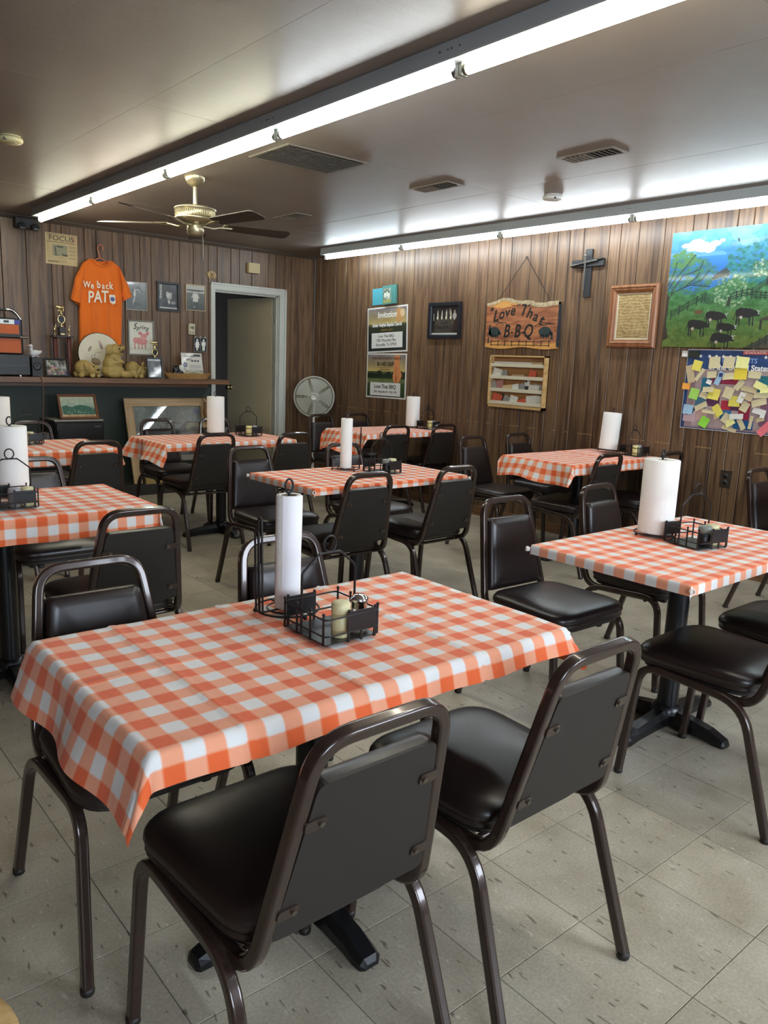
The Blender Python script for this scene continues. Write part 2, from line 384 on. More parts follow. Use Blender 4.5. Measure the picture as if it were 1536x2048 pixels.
c = mixc(N, L, r1.outputs[0], r4.outputs[0], 1.0, 'MULTIPLY')
mlt = N.new('ShaderNodeMath'); mlt.operation = 'MULTIPLY'; mlt.inputs[1].default_value = .75; L.new(r2.outputs[0], mlt.inputs[0])
c = mixc(N, L, c, srgb(92, 82, 66), mlt.outputs[0])
mlt2 = N.new('ShaderNodeMath'); mlt2.operation = 'MULTIPLY'; mlt2.inputs[1].default_value = .5; L.new(r3.outputs[0], mlt2.inputs[0])
c = mixc(N, L, c, srgb(212, 206, 190), mlt2.outputs[0])
mr = N.new('ShaderNodeMapRange'); mr.inputs[3].default_value = .94; mr.inputs[4].default_value = 1.05; L.new(oi.outputs['Random'], mr.inputs[0])
c = mixc(N, L, c, mr.outputs[0], 1.0, 'MULTIPLY'); L.new(c, b.inputs['Base Color'])
n5 = tex(N, L, pos, 3, 4); mr = N.new('ShaderNodeMapRange'); mr.inputs[3].default_value = .26; mr.inputs[4].default_value = .46; L.new(n5.outputs['Fac'], mr.inputs[0]); L.new(mr.outputs[0], b.inputs['Roughness'])
bp = N.new('ShaderNodeBump'); bp.inputs['Strength'].default_value = .08; bp.inputs['Distance'].default_value = .002; L.new(n1.outputs['Fac'], bp.inputs['Height']); L.new(bp.outputs[0], b.inputs['Normal'])
M_grout = mat('tile_joint', srgb(56, 50, 42), .8)
floor = struct(MB().box(XL, YF, -.12, XW + .1, YW, -.006).build('floor', M_grout))
T = .3048
def tile_prism(x0, y0, x1, y1, g=.0009, c=.0012):
    v = [(x, y, -.0055) for x, y in ((x0 + g, y0 + g), (x1 - g, y0 + g), (x1 - g, y1 - g), (x0 + g, y1 - g))]
    v += [(x, y, -.0007) for x, y in ((x0 + g, y0 + g), (x1 - g, y0 + g), (x1 - g, y1 - g), (x0 + g, y1 - g))]
    g += c; v += [(x, y, 0) for x, y in ((x0 + g, y0 + g), (x1 - g, y0 + g), (x1 - g, y1 - g), (x0 + g, y1 - g))]
    f = [(8, 9, 10, 11)] + [(a + i, a + (i + 1) % 4, a + 4 + (i + 1) % 4, a + 4 + i) for a in (0, 4) for i in range(4)]
    return v, f
cells = []
for i in range(math.floor(XL / T), math.ceil(XW / T)):
    for j in range(math.floor(YF / T), math.ceil(YW / T)):
        x0, x1, y0, y1 = max(i * T, XL), min((i + 1) * T, XW), max(j * T, YF), min((j + 1) * T, YW)
        if x1 - x0 < .02 or y1 - y0 < .02: continue
        p = project(((x0 + x1) / 2, (y0 + y1) / 2, 0)); vis = p and -250 < p[0] < 1800 and p[1] < 2350
        full = x1 - x0 > T - .001 and y1 - y0 > T - .001
        cells.append((0 if (vis and full) else 1, (Vector((x0, y0, 0)) - CAM).length, x0, y0, x1, y1))
cells.sort(); tv, tf = tile_prism(0, 0, T, T); tme = MB().add(tv, tf).mesh('floor_tile'); tme.materials.append(M_tile); rest = MB()
for k, (a, d, x0, y0, x1, y1) in enumerate(cells):
    if a == 0 and k < 299:
        o = bpy.data.objects.new('floor_tile', tme); COL.objects.link(o); o.parent = floor; o.location = (x0, y0, 0)
    else: rest.add(*tile_prism(x0, y0, x1, y1))
rest.build('floor_tile_field', M_tile, floor, kind='stuff')

# ---- ceiling: painted sheets with fine joints
m, N, L, b = nodes_of('satin_ceiling_paint', .3); M_ceil = m
geo = N.new('ShaderNodeNewGeometry'); pos = geo.outputs['Position']
n1 = tex(N, L, pos, 1.1, 5); r1 = ramp(N, [(.3, srgb(128, 117, 108)), (.7, srgb(144, 133, 123))]); L.new(n1.outputs['Fac'], r1.inputs[0]); L.new(r1.outputs[0], b.inputs['Base Color'])
n2 = tex(N, L, pos, 260, 3); n3 = tex(N, L, pos, 14, 4, (.25, 1.5, 1), 1)
ad = N.new('ShaderNodeMath'); ad.operation = 'MULTIPLY_ADD'; ad.inputs[1].default_value = 1.6; L.new(n3.outputs['Fac'], ad.inputs[0]); L.new(n2.outputs['Fac'], ad.inputs[2])
bp = N.new('ShaderNodeBump'); bp.inputs['Strength'].default_value = .35; bp.inputs['Distance'].default_value = .0016; L.new(ad.outputs[0], bp.inputs['Height']); L.new(bp.outputs[0], b.inputs['Normal'])
b.inputs['Specular IOR Level'].default_value = .42; b.inputs['Roughness'].default_value = .40
ceiling = struct(MB().box(XL, YF, H + .004, XW + .1, YW + .1, H + .12).build('ceiling', mat('ceiling_joint', srgb(70, 62, 56), .7)))
xs = [XL, -2.06, -.84, .38, 1.60, 2.82, XW]; ys = [YF, -2.12, .32, 2.76, 5.20, YW]
for x0, x1 in zip(xs, xs[1:]):
    for y0, y1 in zip(ys, ys[1:]):
        g = .0012; dz = rng.uniform(0, .0012)
        MB().box(0, 0, 0, x1 - x0 - 2 * g, y1 - y0 - 2 * g, .004).build('ceiling_panel', M_ceil, ceiling).location = (x0 + g, y0 + g, H + dz - .001)

# ---- walls
def plank_mesh(w, z0, z1, th=.010, c=.0035):
    """plank standing upright: local x = width, -y = face"""
    pts = [(.0022, 0), (w - .0022, 0), (w - .0022, -th + c), (w - .0022 - c, -th), (.0022 + c, -th), (.0022, -th + c)]
    v = [(x, y, z) for z in (z0, z1) for x, y in pts]; k = 6
    return MB().add(v, [tuple(reversed(range(k))), tuple(range(k, 2 * k))] + [(i, (i + 1) % k, k + (i + 1) % k, k + i) for i in range(k)])
gy = [1.604, 1.714, 1.928, 2.031, 2.245, 2.455, 2.612, 2.711, 2.945, 3.081, 3.203, 3.298, 3.476, 3.683, 3.811, 3.955, 4.08, 4.19, 4.312, 4.417, 4.545, 4.699, 4.928, 5.07, 5.216, 5.404, 5.653, 5.788, 6.026, 6.215, 6.36, 6.50, YW]
pat = [.11, .2, .1, .22, .16, .13, .21, .15]; k = 0; y = 1.604
while y > YF: y -= pat[k % 8]; k += 1; gy.insert(0, max(y, YF))
wall_right = struct(MB().box(XW + .010, YF, 0, XW + .12, YW + .12, H + .01).build('wall_right', M_groove))
for y0, y1 in zip(gy, gy[1:]):
    if y1 - y0 < .02: continue
    o = plank_mesh(y1 - y0, 0, H).build('wall_plank', M_panel, wall_right); o.rotation_euler = (0, 0, R(-90)); o.location = (XW + .010, y1, 0)
gx = [.742, .948, 1.162, 1.261, 1.465, 1.574, 1.727, 1.836, 1.997, 2.11, 2.30, 2.41, 2.56, 2.729, 2.83, 2.989, 3.092, 3.243, 3.451, 3.541, 3.665, 3.752, 3.86, XW]
x = .742; k = 0
while x > XL: x -= pat[(k + 3) % 8]; k += 1; gx.insert(0, max(x, XL))
DX0, DX1, DZ = 2.785, 3.60, 2.055      # door opening
wb = MB(); wb.box(XL, YW + .010, 0, DX0, YW + .12, H + .01); wb.box(DX0, YW + .010, DZ, DX1, YW + .12, H + .01); wb.box(DX1, YW + .010, 0, XW + .12, YW + .12, H + .01)
wall_back = struct(wb.build('wall_back', M_groove))
SZ = 1.075                              # top of the dark green lower wall
for x0, x1 in zip(gx, gx[1:]):
    if x1 - x0 < .02: continue
    def put(a, b_, z0, z1):
        o = plank_mesh(b_ - a, z0, z1).build('wall_plank', M_panel, wall_back); o.location = (a, YW + .010, 0)
    if x1 <= DX0 + .001: put(x0, x1, SZ, H)
    elif x0 >= DX1: put(x0, x1, 0, H)
    else:
        put(x0, x1, DZ + .03, H)
        if x0 < DX0 - .02: put(x0, DX0, SZ, DZ + .03)
        if x1 > DX1 + .02: put(DX1, x1, 0, DZ + .03)
M_green = mat('dark_green_wall_paint', srgb(52, 62, 54), .6, noise=(3, .08), bump=(120, .1, .001))
MB().box(XL, YW - .002, .1, DX0 - .04, YW + .011, SZ).build('lower_wall', M_green, wall_back)
wl = MB().box(XL - .1, YF - .1, 0, XL, YW + .1, H + .01)
wall_left = struct(wl.build('wall_left', mat('left_wall_paint', srgb(92, 66, 50), .5, noise=(4, .1))))
# front wall with two shop windows, behind the camera
wf = MB(); W0 = [(-2.25, -.75), (.95, 2.85)]
edges = [XL, W0[0][0], W0[0][1], W0[1][0], W0[1][1], XW + .1]
for i in (0, 2, 4): wf.box(edges[i], YF - .1, 0, edges[i + 1], YF, H + .01)
for a, b_ in W0: wf.box(a, YF - .1, 0, b_, YF, .95); wf.box(a, YF - .1, 2.15, b_, YF, H + .01)
wall_front = struct(wf.build('wall_front', mat('front_wall_paint', srgb(92, 66, 50), .5, noise=(4, .1))))
M_glass = mat('window_glass', (1, 1, 1), .02, trans=1.0)
for i, (a, b_) in enumerate(W0):
    fr = MB()
    for x0, x1, z0, z1 in ((a, a + .06, .95, 2.15), (b_ - .06, b_, .95, 2.15), (a, b_, .95, 1.01), (a, b_, 2.09, 2.15), ((a + b_) / 2 - .02, (a + b_) / 2 + .02, .95, 2.15)): fr.box(x0, YF - .08, z0, x1, YF - .02, z1)
    wn = struct(fr.build('window_%d' % (i + 1), M_white_paint)); MB().box(a + .05, YF - .055, 1.0, b_ - .05, YF - .05, 2.1).build('pane', M_glass, wn)
# skirting, mouldings
M_skirt = wood_mat('brown_skirting', srgb(70, 44, 28), srgb(108, 74, 48), srgb(132, 98, 68), axis='Y', rough=.45, rnd=.02)
bs = MB().box(XW - .012, YF, 0, XW, YW - .01, .085); bs.box(XW - .024, YF, 0, XW - .012, YW - .01, .018)
struct(bs.build('baseboard_right', M_skirt))
M_cove = mat('grey_vinyl_cove_base', srgb(70, 68, 60), .55)
struct(MB().box(XL, YW - .010, 0, DX0 - .05, YW - .002, .105).build('baseboard_back', M_cove))
M_trimc = mat('ceiling_moulding', srgb(84, 72, 62), .5)
tv_ = MB(); tv_.prism([(0, 0), (-.032, 0), (-.032, -.008), (-.010, -.034), (0, -.034)], XL, XW, Matrix(((0, 0, 1, 0), (1, 0, 0, YW), (0, 1, 0, H), (0, 0, 0, 1))))
struct(tv_.build('trim_1', M_trimc))
tv_ = MB(); tv_.prism([(0, 0), (-.022, 0), (-.006, -.022), (0, -.022)], YF, YW, Matrix(((1, 0, 0, XW), (0, 0, 1, 0), (0, 1, 0, H), (0, 0, 0, 1))))
struct(tv_.build('trim_2', M_trimc))
struct(MB().cyl((XW - .008, YW - .008, .08), (XW - .008, YW - .008, H - .02), .011, 8).build('trim_3', M_trimc))
# ---- door: casing, jamb, leaf swung into a dark back hall
dc = MB(); cw = .062
dc.box(DX0 - .035, YW - .018, 0, DX0 + .012, YW + .0, DZ + .045); dc.box(DX1 - .012, YW - .018, 0, DX1 + .07, YW, DZ + .045)
dc.box(DX0 + .012, YW - .018, DZ - .012, DX1 - .012, YW, DZ + .045)
dc.box(DX1 + .05, YW - .026, 0, DX1 + .075, YW, DZ + .05); dc.box(DX0 - .035, YW - .026, DZ + .04, DX1 + .075, YW, DZ + .058)
door = struct(dc.build('door_1', M_white_paint))
jm = MB(); jm.box(DX0, YW, 0, DX0 + .02, YW + .14, DZ); jm.box(DX1 - .02, YW, 0, DX1, YW + .14, DZ); jm.box(DX0, YW, DZ - .02, DX1, YW + .14, DZ)
jm.box(DX1 - .034, YW + .02, 0, DX1 - .02, YW + .06, DZ - .02); jm.box(DX0 + .02, YW + .02, DZ - .034, DX1 - .02, YW + .06, DZ - .02)
jm.build('door_jamb', M_white_paint, door)
M_leaf = mat('cream_door_paint', srgb(200, 186, 154), .5, noise=(5, .05))
th = R(80); lf = MB().rbox(0, -.035, .012, .775, 0, DZ - .03, .002)
leaf = lf.build('door_leaf', M_leaf, door); leaf.location = (DX1 - .026, YW + .125, 0); leaf.rotation_euler = (0, 0, PI - th)
hg = MB()
for z in (.28, 1.02, 1.74):
    hg.cyl((DX1 - .028, YW + .10, z), (DX1 - .028, YW + .10, z + .09), .007, 8); hg.box(DX1 - .022, YW + .06, z, DX1 - .019, YW + .10, z + .09)
hg.build('hinge', mat('painted_hinge', srgb(170, 166, 150), .4, .3), door)
kb = MB()
for s in (1, -1):
    Mx = Matrix.Translation((.715, -.0175 + s * .0175, 1.0)) @ Euler((R(-90 * s), 0, 0)).to_matrix().to_4x4()
    kb.lathe([(.028, 0), (.028, .005), (.012, .008), (.010, .03), (.024, .038), (.028, .052), (.020, .064), (0.001, .066)], 16, Mx)
kb.build('door_knob', M_brass, leaf)
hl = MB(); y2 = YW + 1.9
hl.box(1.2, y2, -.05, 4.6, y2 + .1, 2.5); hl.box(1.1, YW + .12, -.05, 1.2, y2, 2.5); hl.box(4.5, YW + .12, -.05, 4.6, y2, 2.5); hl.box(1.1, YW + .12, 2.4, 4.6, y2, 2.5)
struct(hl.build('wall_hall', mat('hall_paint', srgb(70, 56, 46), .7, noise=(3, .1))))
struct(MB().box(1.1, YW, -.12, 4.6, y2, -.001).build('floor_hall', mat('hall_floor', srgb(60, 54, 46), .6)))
hc = thing('hall_cabinet', 'dark low cabinet inside the unlit hall beyond the open door', 'cabinet', (2.75 + .35, y2 - .24, 0))
MB().rbox(-.35, -.2, 0, .35, .2, 1.02).build('body', mat('hall_cabinet_wood', srgb(44, 30, 24), .5), hc)
for x in (-.17, .17): MB().rbox(x - .15, -.215, .08, x + .15, -.2, .94).build('cabinet_door', mat('hall_cabinet_wood2', srgb(56, 40, 32), .5), hc)
hp = thing('hall_notice', 'small reddish print on the far wall of the dark hall', 'picture', (3.28, y2 - .004, 1.46), BW)
MB().box(-.13, -.1, 0, .13, .1, .003).build('print', mat('hall_print', srgb(120, 50, 44), .6), hp)

# ---- fluorescent strips
M_chan = mat('strip_light_housing', srgb(168, 174, 176), .42, noise=(3, .05))
M_sock = mat('lamp_socket', srgb(180, 180, 168), .4)
M_endcap = mat('tube_end_cap', srgb(150, 146, 136), .3, .8)
def tube_mat(i, c, s): return mat('lit_tube_%d' % i, (.9, .9, .9), .4, emit=c, estr=s)
TC = {'warm': (1.0, .93, .74), 'green': (.98, .98, .76), 'cool': (.88, .96, 1.0), 'blue': (.80, .94, 1.0)}
TMAT = {k_: tube_mat(i, c_, TUBE_POWER) for i, (k_, c_) in enumerate(TC.items())}
def strip_row(x, ys_, tints, lab, grp):
    for k_ in range(len(ys_) - 1):
        ya, yb = ys_[k_], ys_[k_ + 1]      # ya > yb
        t = thing('strip_light', lab[k_], 'light', (x, (ya + yb) / 2, H), 0, grp); Lh = (ya - yb) / 2
        h_ = MB().prism([(-.060, -.001), (-.064, -.058), (-.061, -.064), (.061, -.064), (.064, -.058), (.060, -.001)], -Lh + .0005, Lh - .0005, Matrix(((1, 0, 0, 0), (0, 0, 1, 0), (0, 1, 0, 0), (0, 0, 0, 1))))
        h_.build('housing', M_chan, t)
        tb = MB().cyl((0, -Lh + .035, -.088), (0, Lh - .035, -.088), .0185, 16); tb.build('tube', TMAT[tints[k_]], t)
        for s in (-1, 1):
            q = MB().cyl((0, s * (Lh - .034), -.088), (0, s * (Lh - .020), -.088), .0192, 14); q.build('end_cap', M_endcap, t)
            q = MB().rbox(-.017, s * (Lh - .011) - .008, -.108, .017, s * (Lh - .011) + .008, -.060, .004); q.cyl((0, s * (Lh - .022), -.088), (0, s * (Lh - .016), -.088), .012, 8); q.build('socket', M_sock, t)
        sw = MB()
        for s in (-1, 1):
            for dx in (-.02, .02): sw.cyl((-.0600, s * (Lh - .03 - dx), -.030), (-.0645, s * (Lh - .03 - dx), -.030), .003, 6)
        sw.build('screw', M_steel, t)
strip_row(.925, [6.12, 4.895, 3.67, 2.445, 1.22, -.005, -1.23], ['green', 'warm', 'green', 'cool', 'warm', 'cool'],
          ['lit fluorescent strip at the far left end of the long ceiling row', 'second lit fluorescent strip from the far end of the long row', 'lit fluorescent strip just left of the ceiling fan', 'bluish lit fluorescent strip beside the large ceiling grille', 'brightest and nearest lit fluorescent strip, at the top right edge', 'fluorescent strip of the long row beyond the top edge of the photo'], 'strip lights down the middle of the ceiling')
strip_row(3.755, [5.985, 4.76, 3.535, 2.31, 1.085, -.14, -1.365], ['blue', 'cool', 'cool', 'cool', 'blue', 'blue'],
          ['lit fluorescent strip near the far corner above the golf posters', 'lit fluorescent strip above the hanging wooden sign', 'lit fluorescent strip above the black cross', 'lit fluorescent strip above the farm painting at right', 'strip light of the wall row beyond the right edge', 'last strip light of the wall row behind the viewer'], 'strip lights along the right wall')

# ---- ceiling vents, detectors
M_vent = mat('vent_enamel', srgb(120, 112, 102), .4); M_ventd = mat('vent_dark', srgb(46, 46, 44), .7)
def vent(cx, cy, w, d, n, label, split=True):
    t = thing('ceiling_vent', label, 'vent', (cx, cy, H)); f_ = frame_mesh(w, d, .022, .006); o = f_.build('frame', M_vent, t); o.rotation_euler = (PI, 0, 0); o.location = (0, 0, -.0005)
    MB().box(-w / 2 + .02, -d / 2 + .02, -.002, w / 2 - .02, d / 2 - .02, -.0006).build('backing', M_ventd, t)
    for i in range(n):
        y = -d / 2 + .03 + (d - .06) * (i + .5) / n
        o = MB().box(-w / 2 + .022, -.006, -.0008, w / 2 - .022, .006, .0008).build('slat', M_vent, t); o.location = (0, y, -.006); o.rotation_euler = (R(32 if (i < n / 2 or not split) else -32), 0, 0)
vent(1.50, 3.02, .56, .42, 14, 'large grey return air grille beside the middle strip light', False)
vent(2.46, 1.75, .15, .36, 10, 'rectangular ceiling vent nearest the viewer, left of the smoke detector')
vent(2.46, 2.96, .15, .36, 10, 'small rectangular ceiling vent between grille and smoke detector')
vent(2.46, 4.66, .15, .36, 10, 'far small ceiling vent right of the fan blades')
def detector(x, y, label):
    t = thing('smoke_detector', label, 'smoke detector', (x, y, H)); Mz = Matrix.Diagonal((1, 1, -1, 1))
    MB().lathe([(.058, 0.0), (.060, .010), (.068, .013), (.068, .026), (.060, .034), (.030, .040), (.001, .041)], 28, Matrix.Rotation(PI, 4, 'X')).build('cover', M_cream if x < 1 else M_white, t)
    MB().torus(.064, .0016, Matrix.Translation((0, 0, -.012)), 28, 5).build('seam_ring', M_black, t)
    MB().cbox(-.035, -.045, -.0275, .02, .02, .012).build('sounder_slot', M_black, t)
    MB().cyl((.02, -.03, -.034), (.02, -.03, -.040), .007, 10).build('test_button', M_white, t)
detector(.10, 3.87, 'cream smoke detector on the ceiling at the left edge')
detector(3.13, 2.53, 'round white smoke detector on the ceiling near the right wall lights')

# ---- ceiling fan
cf = thing('ceiling_fan', 'antique brass ceiling fan with five dark wooden blades', 'ceiling fan', (1.25, 3.96, H))
M_abrass = mat('antique_brass', srgb(178, 168, 138), .32, .8, noise=(20, .15)); M_blade = wood_mat('fan_blade_wood', srgb(44, 36, 30), srgb(62, 52, 42), srgb(78, 66, 54), axis='X', rough=.5)
Mi = Matrix.Rotation(PI, 4, 'X')
MB().lathe([(.066, .001), (.066, .012), (.050, .045), (.022, .065), (.001, .066)], 24, Mi).build('canopy', M_abrass, cf)
MB().cyl((0, 0, -.06), (0, 0, -.19), .013, 12).build('downrod', M_abrass, cf)
MB().lathe([(.02, .180), (.10, .188), (.132, .197), (.137, .205), (.128, .211), (.128, .257), (.137, .263), (.134, .273), (.10, .287), (.06, .297), (.02, .300)], 36, Mi).build('motor_housing', M_abrass, cf)
vb = MB()
for i in range(60):
    a = 2 * PI * i / 60; vb.cyl((.1285 * math.cos(a), .1285 * math.sin(a), -.215), (.1285 * math.cos(a), .1285 * math.sin(a), -.253), .0022, 4)
vb.build('vent_ribs', M_abrass, cf, kind='stuff')
MB().lathe([(.048, .295), (.055, .310), (.055, .355), (.045, .365), (.02, .371), (.001, .372)], 24, Mi).build('switch_housing', M_abrass, cf)
MB().tube([(.05, 0, -.355), (.055, 0, -.39), (.055, 0, -.52)], .0012, 5).build('pull_chain', M_abrass, cf)
blade_pts = rounded_poly([(.215, -.052), (.66, -.068), (.66, .068), (.215, .052)], [.02, .045, .045, .02], 4)
bl = MB().prism(blade_pts, -.003, .003, Matrix.Rotation(R(-13), 4, 'X')); bme = bl.mesh('blade'); bme.materials.append(M_blade)
br = MB().tube([(.05, 0, -.010), (.12, 0, -.018), (.17, 0, -.006), (.25, 0, -.004)], .008, 6); br.prism(rounded_poly([(.19, -.03), (.29, -.022), (.29, .022), (.19, .03)], .01, 3), .003, .006, Matrix.Rotation(R(-13), 4, 'X')); brm = br.mesh('blade_arm'); brm.materials.append(M_abrass)
for i in range(5):
    a = R(134 + 72 * i)
    o = bpy.data.objects.new('blade', bme); COL.objects.link(o); o.parent = cf; o.location = (0, 0, -.293); o.rotation_euler = (0, 0, a)
    o2 = bpy.data.objects.new('blade_arm', brm); COL.objects.link(o2); o2.parent = cf; o2.location = (0, 0, -.293); o2.rotation_euler = (0, 0, a)

# ================================================================== CHAIRS
SQ = .0125
def make_chair():
    t = thing('dining_chair', 'x', 'chair', (0, 0, 0), 0, 'brown vinyl stacking chairs at the checkered tables')
    # seat cushion: rounded, domed, with two welts round its side
    out = rounded_poly([(-.190, -.155), (.190, -.155), (.215, .255), (-.215, .255)], [.085, .085, .10, .10], 7); k = len(out); cy = .05
    rings = [(.93, .414), (.985, .419), (1.0, .426), (.985, .432), (1.0, .438), (1.012, .447), (1.0, .458), (.965, .468), (.88, .476), (.70, .482), (.4, .486), (.15, .487)]
    v = [(x * s, cy + (y - cy) * s, z) for s, z in rings for x, y in out]; f = []
    for a in range(len(rings) - 1):
        for i in range(k): j = (i + 1) % k; f.append((a * k + i, a * k + j, (a + 1) * k + j, (a + 1) * k + i))
    v.append((0, cy, .487)); c_ = len(v) - 1; o = (len(rings) - 1) * k; f += [(o + i, o + (i + 1) % k, c_) for i in range(k)]; f.append(tuple(reversed(range(k))))
    MB().add(v, f, True).build('seat', M_vinyl, t)
    sb = MB().prism([(x * .93, cy + (y - cy) * .93) for x, y in out], .404, .4145); sb.build('seat_board', M_backpanel, t)
    # back: inverted U that bends forward under the seat
    half = [(.172, .16, .396), (.183, -.165, .385), (.130, -.262, .822)]
    pth = half + [(-.130, -.262, .822), (-.183, -.165, .385), (-.172, .16, .396)]
    MB().tube(fillet(pth, [.075, .062, .062, .075], 7), 0, sq=SQ, up=(1, 0, 0)).build('back_frame', M_tubing, t)
    # back pad, in the plane of the frame
    B0 = Vector((0, -.176, .44)); B1 = Vector((0, -.2535, .785)); up_ = (B1 - B0).normalized(); nrm = Vector((0, up_.z, -up_.y)); Mp = Matrix(((1, up_.x, nrm.x, 0), (0, up_.y, nrm.y, B0.y), (0, up_.z, nrm.z, B0.z), (0, 0, 0, 1)))
    h0, h1 = .022, .318; wb_, wt = .163, .122
    po = rounded_poly([(-wb_, h0), (wb_, h0), (wt, h1), (-wt, h1)], [.02, .02, .018, .018], 4); k = len(po); my = (h0 + h1) / 2
    rings = [(1.0, -.006), (1.0, .008), (.985, .020), (.94, .027), (.8, .031), (.5, .033), (.2, .034)]
    v = [(x * s, my + (y - my) * s, z) for s, z in rings for x, y in po]; f = []
    for a in range(len(rings) - 1):
        for i in range(k): j = (i + 1) % k; f.append((a * k + i, a * k + j, (a + 1) * k + j, (a + 1) * k + i))
    v.append((0, my, .034)); c_ = len(v) - 1; o = (len(rings) - 1) * k; f += [(o + i, o + (i + 1) % k, c_) for i in range(k)]
    MB().add(v, f, True, Mp).build('backrest', M_vinyl, t)
    MB().prism([(x * 1.006, my + (y - my) * 1.004) for x, y in po], -.012, -.005, Mp).build('back_panel', M_backpanel, t)
    bm_ = MB(); bb = MB()
    for s in (-1, 1):
        for hh in (.075, .245):
            w_ = wb_ + (wt - wb_) * (hh - h0) / (h1 - h0)
            bk = MB().prism(rounded_poly([(s * (w_ - .034), hh - .011), (s * (w_ + .006), hh - .011), (s * (w_ + .006), hh + .011), (s * (w_ - .034), hh + .011)][::s], .007, 3), -.0155, -.0115, Mp).build('bracket', M_tubing, t)
            q = Mp @ Vector((s * (w_ - .024), hh, -.0155)); q2 = Mp @ Vector((s * (w_ - .024), hh, -.0195)); MB().cyl(q, q2, .0052, 8).build('bolt', M_steel, bk)
    # legs: two bent side frames, each split at the middle of its rail
    for s in (-1, 1):
        fr_ = fillet([(s * .216, .252, .012), (s * .204, .215, .412), (s * .203, .06, .404)], [.075], 7)
        rr_ = fillet([(s * .203, .06, .404), (s * .202, -.135, .394), (s * .216, -.258, .012)], [.085], 7)
        for p_ in (fr_, rr_):
            lg = MB().tube(p_, 0, sq=SQ, up=(1, 0, 0)).build('leg', M_tubing, t); e = p_[0] if p_ is fr_ else p_[-1]
            MB().lathe([(.0135, 0), (.0155, .003), (.0152, .016), (.012, .018)], 12, Matrix.Translation((e.x, e.y, 0))).build('rubber_foot', M_rubber, lg)
    MB().cyl((-.205, .155, .392), (.205, .155, .392), .009, 8).build('crossbar', M_tubing, t)
    MB().cyl((-.203, -.10, .379), (.203, -.10, .379), .009, 8).build('crossbar', M_tubing, t)
    for s in (-1, 1): MB().rbox(s * .10 - .012, .10, .372, s * .10 + .012, .20, .392, .004).build('stacking_bumper', M_rubber, t)
    return t
CH = [  # x, y, facing (1 = away from viewer/+y), turn, label
 (-.487, .139, 1, 0, 'chair nearest the viewer, at the front left of the nearest table'),
 (.068, .120, 1, 0, 'chair seen from behind at the front right of the nearest table'),
 (-.535, .775, -1, 0, 'chair at the back left corner of the nearest table'),
 (.055, .775, -1, 0, 'chair behind the paper towel roll of the nearest table, facing the viewer'),
 (1.252, .120, 1, 0, 'chair with fully bare seat in front of the right taped table'),
 (1.80, .12, 1, 0, 'chair cut by the right edge at the front of the right taped table'),
 (1.258, .905, -1, -2, 'chair facing the viewer at the back left of the right taped table, shiny seat'),
 (1.975, .93, -1, 2, 'chair facing the viewer behind the right taped table, left of the towel roll'),
 (1.187, 2.235, 1, 0, 'chair seen from behind at the front left of the middle taped table'),
 (1.798, 2.225, 1, 0, 'chair seen from behind at the front right of the middle taped table'),
 (1.215, 2.94, -1, 0, 'chair facing the viewer at the far left corner of the middle taped table'),
 (1.90, 2.885, -1, 0, 'chair facing the viewer behind the thin towel roll of the middle taped table'),
 (3.19, 2.93, -1, 0, 'chair facing the viewer at the back left of the draped table along the right wall'),
 (3.80, 2.99, -1, 0, 'chair standing by the wall behind the draped table under the letter rack'),
 (3.25, 2.24, 1, 0, 'chair seen from behind in front of the draped wall table'),
 (3.83, 2.123, 1, 0, 'chair nearest the wall outlet in front of the draped wall table'),
 (-.14, 1.895, 1, 0, 'chair seen from behind at the right front of the left middle table'),
 (-.075, 2.89, -1, 0, 'chair facing the viewer at the back right of the left middle table'),
 (-.93, 1.90, 1, 0, 'chair at the left front of the left middle table, mostly outside the photo'),
 (.502, 4.04, 1, 0, 'chair seen from behind at the far left table, right hand place'),
 (-.10, 4.04, 1, 0, 'chair at the far left table partly hidden by the left towel rolls'),
 (.516, 4.945, -1, 0, 'chair facing the viewer between the far left table and the small black fridge'),
 (1.415, 4.239, 1, 0, 'chair seen from behind at the front left of the table by the door'),
 (1.985, 4.10, 1, 0, 'chair seen from behind at the front right of the table by the door'),
 (1.518, 4.955, -1, 0, 'chair facing the viewer in front of the large leaning pine frame'),
 (2.05, 4.96, -1, 0, 'chair behind the towel roll at the table by the door, facing the viewer'),
 (3.25, 4.40, 1, 0, 'chair seen from behind at the front left of the corner table'),
 (3.83, 4.40, 1, 0, 'chair next to the wall at the front right of the corner table'),
 (3.34, 5.16, -1, 0, 'chair in front of the round white fan at the corner table'),
 (3.83, 5.20, -1, 0, 'chair in the far corner below the golf posters'),
 (3.488, .845, -1, 0, 'chair at the right edge beside the wall outlet, facing the viewer')]
ch0 = make_chair()
for i, (x, y, d, tw, lab) in enumerate(CH):
    o = ch0 if i == 0 else clone(ch0)
    o.location = (x, y, 0); o.rotation_euler = (0, 0, (0 if d > 0 else PI) + R(tw)); o['label'] = 'brown vinyl ' + lab if len(lab.split()) < 15 else lab

